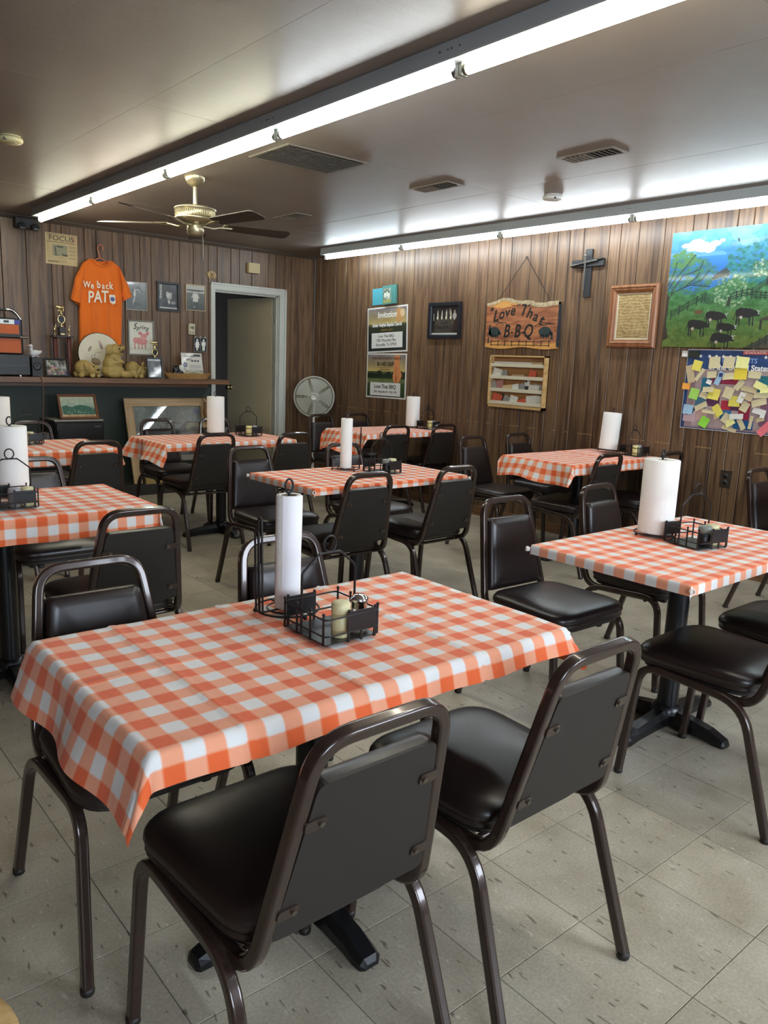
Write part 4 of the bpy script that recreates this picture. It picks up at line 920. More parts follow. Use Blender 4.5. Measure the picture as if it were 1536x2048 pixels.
for s, x in (('B', -.15, ), ('-', -.09), ('B', -.03), ('-', .035), ('Q', .088)): text(t, s, x, -.065, .155 if s != '-' else .09, M_ink, z=.0305, depth=.001, shear=.22, bold=.0028, sx=.8)
fn = MB()
for y in (-.147, -.178): fn.box(-.33, y - .002, .030, .33, y + .002, .0315)
for i in range(9): x = -.32 + .08 * i; fn.box(x - .003, -.188, .030, x + .003, -.136, .0318)
fn.build('painted_fence', M_ink, t)
hills = MB()
for pts in ([(-.30, .012), (-.25, .022), (-.19, -.004)], [(-.27, -.004), (-.21, .018), (-.15, .008)], [(.16, -.02), (.23, .012), (.33, -.008)], [(.20, .002), (.26, -.012), (.30, .004), (.37, -.006)]):
    hills.tube([(x, y, .0305) for x, y in pts], .0026, 5)
hills.build('painted_hills', M_ink, t); M_pgreen = mat('dark_green_paint', srgb(34, 50, 50), .6)
for sx_ in (-.29, .27):
    pg = MB(); pg.prism([(sx_ + .065 * math.cos(a) * (1 + .06 * math.sin(5 * a)), -.068 + .042 * math.sin(a)) for a in np.linspace(0, 2 * PI, 25)[:-1]], .030, .0316)
    for dx in (-.035, -.012, .018, .04): pg.box(sx_ + dx - .005, -.122, .030, sx_ + dx + .005, -.09, .0316)
    pg.prism([(sx_ + .05, -.06), (sx_ + .082, -.075), (sx_ + .08, -.092), (sx_ + .05, -.095)], .030, .0316); pg.build('painted_pig', M_pgreen, t)
for x, y, s in ((-.345, -.05, .9), (-.355, -.135, .5), (.345, -.10, .6)):
    MB().prism([(x - .03 * s, y - .05 * s), (x + .03 * s, y - .05 * s), (x + .008 * s, y), (x + .02 * s, y), (x, y + .06 * s), (x - .02 * s, y), (x - .008 * s, y)], .030, .0316).build('painted_tree', M_pgreen, t)
chn = MB()
for sx_ in (-1, 1):
    a = Vector((0, .548, .006)); b2 = Vector((sx_ * .30, .175, .018)); n_ = 26
    for i in range(n_):
        p = a.lerp(b2, (i + .5) / n_); d = (b2 - a).normalized(); Mx = Matrix.Translation(p) @ d.to_track_quat('X', 'Z').to_matrix().to_4x4() @ Matrix.Rotation(R(90 * (i % 2)), 4, 'X') @ Matrix.Diagonal((1.5, .8, 1, 1)); chn.torus(.0062, .0014, Mx, 10, 4)
chn.build('chain', mat('blackened_chain', srgb(34, 38, 44), .5, .6), t, kind='stuff'); MB().cyl((0, .552, -.002), (0, .550, .016), .003, 8).build('nail', M_steel, t)

# wooden pigeon-hole rack full of cards
t = on_right('letter_rack', 'wooden wall rack with four pockets stuffed with cards', 'rack', 3.500, 1.243); RW_, RH_, RD_ = .62, .45, .055
board(t, RW_, RH_, .008, mat('rack_back', srgb(150, 104, 58), .55, noise=(6, .12)), 'back_panel'); M_rack = wood_mat('rack_pine', srgb(150, 112, 66), srgb(186, 146, 92), srgb(204, 170, 116), axis='X', rough=.5, rnd=.04)
fr = MB(); fr.box(-RW_ / 2, RH_ / 2 - .012, 0, RW_ / 2, RH_ / 2, RD_); fr.box(-RW_ / 2, -RH_ / 2, 0, RW_ / 2, -RH_ / 2 + .022, RD_); fr.box(-RW_ / 2, -RH_ / 2, 0, -RW_ / 2 + .012, RH_ / 2, RD_); fr.box(RW_ / 2 - .012, -RH_ / 2, 0, RW_ / 2, RH_ / 2, RD_); fr.build('frame', M_rack, t)
shelf_y = [.150, .045, -.065, -.175]
for y in shelf_y: q = MB(); q.box(-RW_ / 2 + .012, y - .022, RD_ - .012, RW_ / 2 - .012, y + .006, RD_ - .006); q.box(-RW_ / 2 + .012, y - .024, .008, RW_ / 2 - .012, y - .018, RD_ - .008); q.build('pocket', mat('rack_pocket', srgb(204, 194, 168), .5), t)
cols = {'white': srgb(214, 210, 198), 'grey': srgb(146, 144, 138), 'tan': srgb(186, 158, 116), 'red': srgb(196, 86, 60), 'rose': srgb(176, 122, 118), 'black': srgb(40, 38, 40)}
CM = {k_: mat('card_' + k_, c_, .6, noise=(60, .1)) for k_, c_ in cols.items()}; WORDS = {0: 'top', 1: 'second', 2: 'third', 3: 'bottom'}
rs = random.Random(11)
def card(row, x, w, h, ang, col, z, label, name='paper_card', cat='card'):
    o = MB().box(-w / 2, 0, 0, w / 2, h, .0012).build(name, CM[col]); loc = t.matrix_world
    Mx = Matrix.Translation((XW - .0005, 3.500, 1.243)) @ Euler(RW).to_matrix().to_4x4() @ Matrix.Translation((x, shelf_y[row] - .0165 + abs(math.sin(R(ang))) * w / 2, min(z, .0375))) @ Matrix.Rotation(R(ang), 4, 'Z') @ Matrix.Rotation(R(-6), 4, 'X')
    o.matrix_world = Mx; tag(o, label, cat, 'cards in the letter rack'); return o
card(0, -.02, .52, .038, 0, 'white', .030, 'long white sheet lying along the top pocket of the letter rack'); card(0, .21, .12, .034, 4, 'tan', .036, 'short tan card at the right of the top pocket of the letter rack')
card(1, -.24, .10, .072, -12, 'white', .034, 'tall white card at the left of the second rack pocket'); card(1, -.16, .09, .062, 8, 'grey', .030, 'grey card behind the white one in the second rack pocket')
card(1, .00, .14, .036, 1, 'tan', .026, 'low tan card in the middle of the second rack pocket'); card(1, .15, .075, .068, -14, 'red', .026, 'orange red card leaning at the right of the second rack pocket')
card(2, -.20, .10, .080, 10, 'rose', .030, 'rose coloured booklet leaning left in the third rack pocket'); card(2, -.245, .06, .075, 30, 'grey', .0375, 'grey card poking out at the left of the third rack pocket')
card(2, .10, .055, .10, 0, 'white', .022, 'white card with a black emblem standing tallest in the third rack pocket'); card(2, .10, .050, .052, 0, 'black', .026, 'black card in front of the white emblem card in the third rack pocket')
for i, (x, a, c_) in enumerate(((-.10, 14, 'tan'), (-.03, 20, 'white'), (.04, 24, 'grey'), (.18, -8, 'white'), (.22, -18, 'grey'))): card(2, x, .11, .048 + .004 * i, a * .5, c_, .0375 - .003 * i, ['flat tan', 'flat white', 'slanting grey', 'upright white', 'rear grey'][i] + ' card in the third rack pocket')
card(3, -.225, .11, .070, -12, 'red', .030, 'orange red card at the left of the bottom rack pocket'); card(3, -.15, .09, .062, -20, 'black', .023, 'dark slanting card in the bottom rack pocket'); card(3, -.11, .08, .058, -16, 'grey', .030, 'grey slanting card in the bottom rack pocket'); card(3, -.03, .09, .066, -10, 'white', .034, 'pale rounded card in the middle of the bottom rack pocket')
card(3, .07, .10, .040, 12, 'red', .034, 'small red card low in the bottom rack pocket')
for i in range(6): card(3, .12 + .028 * i, .045, .088 - .004 * abs(i - 3), -10 + 4 * i, 'white', .030 - .002 * i, ['first', 'second', 'third', 'fourth', 'fifth', 'rightmost'][i] + ' of the white cards fanned in the bottom rack pocket')
em = MB().prism([(-.012, -.009), (.012, -.009), (.0, .014)], 0, .001); e_ = em.build('card_emblem', M_ink, t); e_.location = (.10, .012, .0275)

# black rail-spike cross
t = on_right('wall_cross', 'black wooden cross with nailed iron spikes on the right wall', 'cross', 2.870, 2.115, out=.001, tilt=.6); M_crs = mat('black_wood', srgb(36, 38, 42), .5, noise=(30, .2), bump=(80, .4, .001)); M_spk = mat('worn_iron', srgb(104, 102, 98), .4, .8, noise=(60, .3))
MB().rbox(-.030, -.182, 0, .030, .182, .022, .003).build('upright', M_crs, t); MB().rbox(-.148, .048, .010, .148, .104, .034, .003).build('crossbar', M_crs, t)
sp1 = MB().cyl((-.150, .062, .044), (.08, .088, .044), .008, 8); sp1.sphere((.085, .0885, .044), (.014, .011, .011), 10, 6); sp1.build('spike', M_spk, t)
MB().cyl((.15, .100, .042), (-.10, .082, .042), .006, 8).build('spike', M_crs, t); sp2 = MB().cyl((-.010, .125, .048), (-.018, -.125, .040), .008, 8, .004); sp2.sphere((-.010, .132, .048), (.013, .016, .010), 10, 6); sp2.build('spike', M_spk, t)

# oak framed document
t = on_right('framed_document', 'wrinkled tan parchment in a stepped oak frame', 'picture', 2.437, 1.779, tilt=.2)
frame_mesh(.410, .462, .062, .03, [(0, 0), (0, .022), (.010, .034), (.018, .036), (.022, .026), (.028, .026), (.034, .032), (.042, .028), (.048, .018), (.056, .016), (.062, .008), (.062, 0)]).build('frame', M_oak, t)
frame_mesh(.288, .340, .010, .010).build('liner', mat('cream_liner', srgb(206, 196, 168), .5), t); A = Art(64, 80, (164, 138, 92))
for i in range(14): y = .04 + .07 * i; A.put(np.abs(A.Y - y - .012 * np.sin(A.X * 9 + i) - .01 * A.noise(6, 2, i)) < .009, (196, 172, 122), .8); A.put(np.abs(A.Y - y - .02 - .012 * np.sin(A.X * 9 + i)) < .007, (120, 96, 60), .7)
A.mottle(20, 24, 16, 6); A.put(np.abs(((A.X - .5) / .40) ** 2 + ((A.Y - .52) / .36) ** 2 - 1) < .05, (196, 172, 122), .7)
for i in range(4): A.rect(.2, .86 + .03 * i, .8, .87 + .03 * i, (96, 78, 48), .6)
art_mesh('parchment', A, .268, .320, t, .006, .5, .5)

# large farm painting
t = on_right('farm_painting', 'large unframed painting of black cows on a green hillside', 'painting', 1.640, 1.953, tilt=0)
PW, PH = 1.05, .79; board(t, PW, PH, .022, mat('canvas_edge', srgb(46, 120, 60), .7), 'canvas'); A = Art(264, 200, (60, 140, 220)); px = lambda X_, Y_: ((X_ - 60) / 1990.0, (Y_ - 150) / 1640.0)
A.grad(0, (96, 186, 226), .34, (40, 128, 218)); A.put(A.noise(9, 14, 3) * (A.Y < .22) > .6, (150, 206, 232), .5); A.put(np.abs(A.Y - .13 + .10 * (A.X - .5)) < .010 + .02 * A.noise(8, 3, 2), (190, 190, 190), .35 * (A.X > .42))
for cx_, cy_, rx, ry in ((.12, .12, .05, .022), (.18, .10, .05, .03), (.22, .14, .06, .045), (.27, .155, .045, .038), (.31, .12, .04, .025), (.15, .155, .04, .015), (.355, .10, .02, .016), (.93, .06, .06, .035), (.86, .08, .03, .015)): A.ell(cx_, cy_, rx, ry, (232, 236, 240), .92)
A.mottle(30, 22, 16, 8, A.Y < .2)
hill = A.Y > .50 - .34 * np.clip((A.X - .30) / .7, 0, 1) ** .9 + .02 * A.noise(10, 2, 4); A.put(hill, (74, 142, 84)); g2 = np.clip((A.Y - .55) / .45, 0, 1)[..., None]; mk = (A.Y > .55)[..., None]; A.a = np.where(mk, A.a * (1 - g2) + np.array((106, 128, 44)) * g2, A.a)
A.mottle(26, 34, 18, 9, hill); A.mottle(80, 60, 12, 10, hill); A.put((A.noise(14, 22, 12) > .66) & (A.Y > .7), (120, 132, 50), .5)
def foliage(cx_, cy_, rx, ry, cs, n, seed, s0=.008, s1=.018):
    r_ = np.random.RandomState(seed)
    for i in range(n):
        a_ = r_.rand() * 6.28; q_ = r_.rand() ** .5; x = cx_ + rx * q_ * math.cos(a_); y = cy_ + ry * q_ * math.sin(a_); c_ = cs[r_.randint(len(cs))]; s_ = s0 + (s1 - s0) * r_.rand()
        i0 = max(0, int((y - s_ * 2) * A.h)); i1 = min(A.h, int((y + s_ * 2) * A.h) + 1); j0 = max(0, int((x - s_ * 2) * A.w)); j1 = min(A.w, int((x + s_ * 2) * A.w) + 1)
        if i1 <= i0 or j1 <= j0: continue
        X_ = A.X[i0:i1, j0:j1]; Y_ = A.Y[i0:i1, j0:j1]; mm = (((X_ - x) / s_) ** 2 + ((Y_ - y) / s_) ** 2 < 1)[..., None] * .75; A.a[i0:i1, j0:j1] = A.a[i0:i1, j0:j1] * (1 - mm) + np.array(c_) * mm
foliage(.66, .30, .26, .17, [(34, 130, 138), (44, 150, 140), (64, 160, 170), (40, 118, 104)], 520, 1); foliage(.88, .24, .16, .15, [(34, 130, 138), (44, 150, 120), (70, 156, 110)], 260, 2)
foliage(.14, .38, .20, .16, [(60, 132, 128), (74, 142, 110), (84, 150, 96), (56, 120, 140)], 330, 3); foliage(.10, .23, .09, .07, [(96, 148, 76), (84, 150, 96)], 60, 4)
for pts in ([(.0, .62), (.04, .52), (.12, .48), (.24, .42), (.29, .34)], [(.0, .50), (.05, .40), (.12, .30), (.18, .20)], [(.03, .52), (.10, .38), (.22, .33), (.24, .26)], [(.12, .48), (.20, .40), (.22, .36)], [(.0, .46), (.04, .34), (.05, .26)], [(.16, .46), (.30, .48)]): A.line(pts, .0035, (44, 60, 56))
A.poly([(-.01, .5), (.02, .56), (.015, .8), (.04, .92), (-.01, .95)], (70, 56, 44))
A.poly([px(680, 830), px(700, 780), px(850, 690), px(910, 740), px(900, 800), px(700, 860)], (66, 74, 76)); A.line([px(690, 850), px(880, 810)], .003, (130, 160, 130))
foliage(.45, .53, .12, .14, [(90, 150, 100), (150, 190, 140), (190, 206, 170), (60, 120, 84)], 260, 5, .005, .011); foliage(.63, .35, .06, .07, [(120, 170, 130), (200, 210, 180), (70, 120, 80)], 110, 6, .005, .010)
A.poly([px(930, 1090), px(955, 1090), px(960, 1220), px(915, 1220)], (56, 54, 46))
M_f = (30, 52, 44)
def fence_(pts, n, hgt=.05):
    for o in (0, .022, .040): A.line([(x, y + o) for x, y in pts], .0030, M_f)
    tot = len(pts) - 1
    for i in range(n + 1):
        q_ = i / n * tot; k_ = min(int(q_), tot - 1); fr_ = q_ - k_; x = pts[k_][0] * (1 - fr_) + pts[k_ + 1][0] * fr_; y = pts[k_][1] * (1 - fr_) + pts[k_ + 1][1] * fr_; A.line([(x, y - .012), (x, y + hgt + .015)], .0036, M_f)
fence_([px(150, 1280), px(340, 1180), px(545, 1060), px(610, 1040)], 5); fence_([px(960, 1060), px(1100, 1010), px(1230, 1000), px(1400, 870), px(1536, 770), px(1700, 690)], 10, .04); fence_([px(1230, 1040), px(1380, 1050), px(1540, 1065), px(2050, 1100)], 8, .04)
for i in range(9): x, y = px(590 + i * 17, 1040); A.line([(x, y), (x, y + .08)], .0022, (44, 84, 66))
def cow(X_, Y_, s, fl=1, c_=(26, 26, 30)):
    x, y = px(X_, Y_); k_ = .060 * s; A.poly([(x - k_ * fl, y - .03 * s), (x - .6 * k_ * fl, y - .045 * s), (x + .5 * k_ * fl, y - .035 * s), (x + k_ * fl, y - .02 * s), (x + 1.35 * k_ * fl, y), (x + 1.45 * k_ * fl, y + .028 * s), (x + 1.2 * k_ * fl, y + .024 * s), (x + .9 * k_ * fl, y + .025 * s), (x + .3 * k_ * fl, y + .038 * s), (x - .5 * k_ * fl, y + .03 * s), (x - k_ * fl, y + .025 * s)], c_)
    for q_ in (-.88, -.62, .45, .78): A.line([(x + q_ * k_ * fl, y + .01 * s), (x + (q_ + .05) * k_ * fl, y + .094 * s)], .0046 * s, c_)
    A.line([(x - k_ * fl, y - .02 * s), (x - 1.2 * k_ * fl, y + .05 * s)], .0026 * s, c_); A.ell(x - .45 * k_ * fl, y + .032 * s, .010 * s, .012 * s, (226, 206, 196)); A.ell(x + 1.3 * k_ * fl, y + .004 * s, .0035, .006, (235, 235, 235)); A.line([(x + 1.15 * k_ * fl, y - .02 * s), (x + 1.3 * k_ * fl, y - .008 * s), (x + 1.45 * k_ * fl, y - .022 * s)], .0022, (235, 235, 235))
for X_, Y_, s in ((540, 1470, 1.05), (775, 1350, 1.0), (1180, 1320, 1.05), (930, 1510, .9), (890, 1660, 1.05)): cow(X_, Y_, s)
cow(1600, 1000, .9, 1, (150, 82, 52)); A.ell(*px(545, 1290), .030, .018, (128, 84, 58)); A.poly([px(985, 310), px(960, 300), px(975, 345), px(990, 355), px(1020, 305), px(1000, 340)], (52, 46, 44))
A.poly([px(1340, 1420), px(1480, 1350), px(1700, 1260), px(1900, 1420)], (84, 66, 58)); A.rect(px(1375, 0)[0], px(0, 1420)[1], px(1400, 0)[0], px(0, 1540)[1], (44, 50, 44)); A.poly([px(1210, 1800), px(1380, 1700), px(1536, 1600), px(1900, 1500), px(1990, 1800)], (92, 84, 70)); fence_([px(1210, 1800), px(1370, 1700), px(1500, 1620), px(1700, 1540)], 5, .05)
A.a *= .78
art_mesh('painted_scene', A, PW, PH, t, .0225, .5, .15)

# blue poster buried under notes
t = on_right('notice_poster', 'dark blue poster with white stars and title, covered in paper notes', 'poster', 1.565, 1.266, tilt=0); NW, NH = .80, .555
board(t, NW, NH, .003, M_paper); A = Art(120, 84, (36, 64, 112)); A.rect(.03, .24, 1, .985, (150, 124, 128)); A.rect(.10, .24, .97, .97, (170, 148, 146))
for x0, y0, x1, y1, c_ in ((.16, .35, .24, .55, (36, 110, 138)), (.24, .30, .36, .42, (150, 60, 90)), (.36, .32, .48, .42, (160, 44, 76)), (.22, .58, .34, .70, (92, 50, 84)), (.36, .62, .44, .78, (176, 48, 66)), (.44, .60, .52, .74, (92, 50, 84)), (.52, .62, .62, .9, (160, 44, 76)), (.12, .60, .22, .74, (70, 116, 138)), (.36, .74, .46, .86, (44, 104, 150)), (.48, .84, .66, .97, (28, 92, 142)), (.66, .3, .8, .5, (36, 110, 118)), (.7, .55, .95, .9, (130, 90, 110)), (.02, .72, .13, .92, (196, 168, 172)), (.14, .74, .24, .88, (196, 160, 150))): A.rect(x0, y0, x1, y1, c_)
A.mottle(14, 10, 10, 3)
for i in range(6): A.ell(.05 + .012 * i, .80 - .02 * (i % 3), .012, .03, (60, 96, 104))
art_mesh('print', A, NW - .006, NH - .008, t, .0035, .4, .3); M_red = mat('red_panel', srgb(196, 74, 70), .5)
star = [(math.cos(PI / 2 + i * PI / 5) * (1 if i % 2 == 0 else .42), math.sin(PI / 2 + i * PI / 5) * (1 if i % 2 == 0 else .42)) for i in range(10)]
for x in (-.30, -.235, -.185, -.135, -.085, -.035, .155, .24, .30): MB().prism([(x + .014 * a, .232 + .014 * b2) for a, b2 in star], .0038, .0046).build('star', M_whiteprint, t)
MB().box(.0, .248, .0038, .17, .272, .0046).build('publisher_panel', M_red, t); text(t, 'SCHOLASTIC', .085, .260, .022, M_whiteprint, z=.005, sx=1.15)
text(t, 'PRESIDENTS', -.02, .205, .045, mat('sky_print', srgb(120, 150, 200), .5), z=.0045, bold=.001); text(t, 'of the United States', -.02, .158, .052, M_whiteprint, z=.0045, bold=.0012)
NC = {'cream': srgb(206, 192, 152), 'yellow': srgb(226, 210, 92), 'pale yellow': srgb(232, 226, 150), 'green': srgb(160, 206, 92), 'blue': srgb(158, 190, 214), 'orange': srgb(240, 166, 66), 'white': srgb(220, 216, 206), 'pink': srgb(228, 112, 120), 'lime': srgb(140, 212, 60), 'tan': srgb(190, 170, 132), 'gold': srgb(222, 196, 60)}
NM = {k_: mat('note_' + k_.replace(' ', '_'), c_, .75, noise=(90, .08)) for k_, c_ in NC.items()}
def note(X_, Y_, w, h, ang, col, label, lvl=0, nm='sticky_note'):
    """X_, Y_ in pixels of the photograph's crop 1350..1536 x 690..880 at 8.26x"""
    gx_ = 1350 + X_ / 8.258; gy_ = 690 + Y_ / 8.258; d = _w + _r * ((gx_ - 768) / 1556) - _u * ((gy_ - 1024) / 1556); k_ = (XW - CAM.x) / d.x; P = CAM + d * k_
    nn = 4; v = []; rs_ = random.Random(int(X_ * 3 + Y_)); cu = rs_.uniform(.002, .008); base = .005 + .0016 * lvl
    for j in range(nn + 1):
        for i in (0, 1): v.append(((i - .5) * w, (j / nn - .5) * h, cu * (1 - j / nn) ** 2))
    f = [(2 * j, 2 * j + 1, 2 * j + 3, 2 * j + 2) for j in range(nn)]
    o = MB().add(v, f).build(nm, NM[col]); o.matrix_world = Matrix.Translation((XW - base, P.y, P.z)) @ Euler(RW).to_matrix().to_4x4() @ Matrix.Rotation(R(ang), 4, 'Z'); tag(o, label, 'note', 'paper notes on the blue poster'); return o
px2 = 1 / 8.258 * .00285     # metres per crop pixel, roughly
S = lambda p: p * .00042
NS = [(378, 340, 150, 170, -12, 'yellow', 'yellow sticky note at the top left of the blue poster', 2), (665, 290, 175, 190, 2, 'cream', 'square cream note, left of three along the top of the blue poster', 2), (905, 288, 175, 190, -3, 'cream', 'square cream note, middle of three along the top of the blue poster', 2), (1125, 290, 190, 180, -4, 'pale yellow', 'pale yellow note, right of three along the top of the blue poster', 2),
 (1095, 480, 195, 180, 3, 'gold', 'strong yellow note under the pale yellow one on the blue poster', 3), (1325, 495, 190, 110, -4, 'cream', 'wide cream note at the upper right of the blue poster', 2), (265, 480, 120, 300, 16, 'tan', 'tall tan printed slip hanging off the upper left of the poster', 1), (420, 490, 60, 230, -32, 'cream', 'narrow cream slip slanting at the upper left of the poster', 2),
 (620, 490, 150, 110, 5, 'cream', 'cream note left of the bookmark', 3), (740, 550, 85, 220, -22, 'blue', 'pale bookmark with a dark blue round logo', 4), (900, 515, 190, 110, 6, 'cream', 'cream slip with dark print right of the bookmark', 2), (575, 610, 85, 70, -18, 'white', 'small white slip below the cream note', 3), (195, 680, 130, 105, -2, 'orange', 'small orange sticky note at the left edge of the poster', 2), (325, 805, 150, 180, -10, 'green', 'light green sticky note at the left of the poster', 2),
 (560, 735, 175, 90, 3, 'cream', 'cream slip left of centre overlapping a yellow note', 4), (655, 810, 180, 180, -8, 'yellow', 'yellow note at left of centre on the poster', 3), (490, 830, 130, 100, -20, 'cream', 'folded cream slip left of the central yellow note', 2), (895, 790, 150, 180, -14, 'cream', 'curled cream note in the centre of the poster', 3), (990, 930, 175, 170, 0, 'yellow', 'dull yellow note right of the centre of the poster', 2), (1075, 660, 90, 180, -35, 'cream', 'narrow cream slip slanting in the upper middle', 3),
 (1230, 735, 240, 80, -10, 'tan', 'long tan slip across the right middle of the poster', 2), (1110, 870, 90, 170, -18, 'white', 'white crumpled slip right of the dull yellow note', 4), (1210, 850, 160, 110, -20, 'tan', 'tan folded paper at the right middle', 3), (1420, 680, 190, 110, -22, 'pale yellow', 'pale yellow slip at the upper right part', 3), (1490, 745, 120, 90, 6, 'pale yellow', 'short pale yellow note at the right edge of the photo', 4), (1430, 830, 210, 90, 4, 'cream', 'wide cream slip below the pale yellow notes', 2), (1400, 950, 220, 110, 18, 'cream', 'curled cream strip at the right of the poster', 3),
 (1160, 1020, 120, 160, -22, 'cream', 'cream note below the right middle', 2), (225, 1060, 160, 160, -2, 'blue', 'light blue rounded note at the lower left edge', 2), (440, 1010, 210, 90, 28, 'cream', 'cream strip slanting at the lower left', 3), (715, 1080, 120, 200, 38, 'yellow', 'olive yellow note turned diagonally at the lower middle', 3), (560, 1100, 210, 55, -4, 'cream', 'narrow cream strip behind the diagonal note', 2), (690, 1160, 90, 120, 25, 'tan', 'tan scrap under the diagonal note', 2),
 (850, 1210, 120, 160, -28, 'cream', 'cream note tilted left in the lower middle', 2), (915, 1280, 150, 110, 34, 'pale yellow', 'pale note tilted right in the lower middle', 3), (1025, 1180, 210, 85, 5, 'white', 'white strip above the leaning cream strip', 4), (1105, 1310, 80, 190, 32, 'cream', 'leaning cream strip at the bottom middle', 3), (1260, 1280, 50, 210, -6, 'cream', 'thin upright cream strip at the lower right', 3), (490, 1270, 140, 170, -24, 'lime', 'bright lime green crumpled note at the bottom left', 3), (900, 1385, 230, 60, -14, 'tan', 'long tan strip along the bottom edge', 2),
 (1400, 1100, 200, 90, -12, 'white', 'white printed slip at the lower right', 3), (1455, 1165, 70, 80, -8, 'white', 'small white folded scrap at the lower right', 4), (1420, 1230, 120, 70, 20, 'tan', 'tan scrap below the small folded one', 3), (1490, 1390, 110, 240, -40, 'pink', 'pink paper ribbon hanging at the bottom right corner', 4)]
for a in NS: note(a[0], a[1], S(a[2]) * 1.08, S(a[3]), a[4], a[5], a[6], a[7])
o = note(780, 495, .026, .026, 0, 'blue', 'round dark blue logo printed on the pale bookmark', 8, 'logo_sticker'); o.data.materials.clear(); o.data.materials.append(mat('navy_print', srgb(26, 44, 96), .5))
t = on_right('index_card', 'small white index card at the top left corner of the blue poster', 'card', 1.985, 1.512, out=.006); board(t, .045, .042, .002, M_paper, 'card'); 
t = on_right('business_card', 'small black card beside the white index card above the poster', 'card', 1.915, 1.510, out=.0062); board(t, .085, .048, .006, mat('black_card', srgb(34, 38, 34), .5), 'card')
# outlet
t = on_right('wall_outlet', 'brown double wall outlet with chrome rim on the right wall', 'outlet', 1.580, .660); MB().rbox(-.040, -.060, 0, .040, .060, .005, .004).build('cover_plate', mat('outlet_brown', srgb(58, 48, 38), .4), t)
MB().box(-.041, .056, 0, .041, .061, .0065).build('rim', M_chrome, t); MB().box(.037, -.06, 0, .041, .061, .0065).build('rim', M_chrome, t)
for y in (.022, -.022):
    r_ = MB().lathe([(.016, .004), (.016, .0075), (.001, .0078)], 20, Matrix.Translation((0, y, 0))).build('receptacle', M_black, t); MB().box(-.007, y - .002, .0075, -.005, y + .006, .0086).box(.005, y - .002, .0075, .007, y + .006, .0086).build('slot', M_steel, r_)

# ================================================================== BACK WALL
def bpic(name, label, x0, x1, z0, z1, fm, fw, art, d=.018, coat=.6, tilt=0, steps=None, cat='picture', group=None):
    w, h = x1 - x0, z1 - z0; t = on_back(name, label, cat, (x0 + x1) / 2, (z0 + z1) / 2, group, tilt=tilt)
    frame_mesh(w, h, fw, d, steps).build('frame', fm, t); art_mesh('photo', art, w - fw * 1.8, h - fw * 1.8, t, d * .4, .35, coat); return t
M_thin = mat('thin_silver_frame', srgb(150, 148, 138), .35, .6); M_thing = mat('thin_gilt_frame', srgb(170, 146, 110), .35, .5); M_blkf = mat('satin_black_frame', srgb(24, 24, 24), .35)
A = Art(44, 54, (128, 130, 128)); A.grad(0, (150, 152, 152), .35, (120, 122, 122)); A.mottle(8, 6, 14, 2, A.Y < .4); A.grad(.35, (122, 124, 122), 1, (96, 100, 98)); A.mottle(20, 20, 8, 3)
A.ell(.58, .22, .14, .07, (84, 86, 88), .6); A.ell(.42, .42, .06, .12, (206, 204, 196)); A.line([(.44, .30), (.60, .24), (.66, .34)], .018, (190, 186, 178)); A.ell(.44, .26, .04, .035, (196, 190, 184)); A.line([(.42, .5), (.36, .68), (.34, .80)], .022, (208, 206, 198)); A.line([(.44, .5), (.42, .66)], .02, (170, 168, 160)); A.ell(.5, .78, .25, .03, (76, 80, 78), .6)
bpic('framed_photograph', 'black and white picture of a leaping ball player beside the orange shirt', 1.842, 2.057, 1.773, 2.040, M_thin, .007, A, .012)
A = Art(44, 54, (56, 62, 64)); A.mottle(6, 6, 20, 3); A.ell(.55, .42, .16, .20, (172, 172, 166)); A.ell(.50, .40, .09, .13, (196, 196, 190)); A.ell(.58, .24, .17, .09, (46, 48, 50)); A.ell(.48, .38, .02, .012, (50, 50, 50)); A.ell(.60, .38, .02, .012, (50, 50, 50)); A.ell(.54, .54, .04, .010, (80, 70, 70))
A.poly([(.15, 1), (.25, .72), (.45, .62), (.68, .64), (.9, .76), (1, 1)], (48, 54, 58)); A.poly([(.45, .64), (.55, .82), (.62, .64)], (210, 210, 206)); A.ell(.76, .74, .14, .05, (164, 164, 158), .8); A.rect(.0, .0, .16, 1, (74, 84, 90)); A.rect(.0, .93, 1, 1, (176, 180, 180))
t = bpic('framed_photograph', 'black framed portrait of a person in a dark suit, lettered up its left side', 2.158, 2.400, 1.784, 2.070, M_blkf, .026, A, .020); text(t, 'TENNESSEE', -.078, .045, .036, M_whiteprint, z=.0095, rot=PI / 2, sx=.8)
A = Art(44, 54, (104, 110, 104)); A.rect(0, 0, 1, .30, (176, 174, 166)); A.ell(.5, .20, .6, .035, (70, 74, 70)); A.grad(.32, (96, 100, 94), 1, (62, 70, 66)); A.mottle(24, 24, 8, 4); A.poly([(.36, .32), (.62, .32), (.64, .66), (.36, .66)], (206, 204, 192)); A.ell(.48, .25, .05, .045, (180, 170, 160)); A.ell(.48, .21, .05, .02, (60, 60, 60)); A.line([(.38, .36), (.30, .5)], .025, (196, 190, 180)); A.line([(.62, .36), (.68, .5)], .025, (196, 190, 180)); A.line([(.43, .66), (.44, .84)], .022, (54, 56, 52)); A.line([(.56, .66), (.54, .82)], .022, (54, 56, 52)); A.ell(.43, .87, .03, .02, (220, 220, 210))
bpic('framed_photograph', 'thin gilt framed picture of a ball player standing on a field', 2.469, 2.688, 1.810, 2.068, M_thing, .008, A, .012)
A = Art(56, 70, (216, 212, 196)); pk = (206, 128, 124)
for c0 in ((.20, .58, .17, .10), (.42, .60, .22, .11)): A.ell(c0[0] + .12, c0[1], c0[2], c0[3], pk, .85)
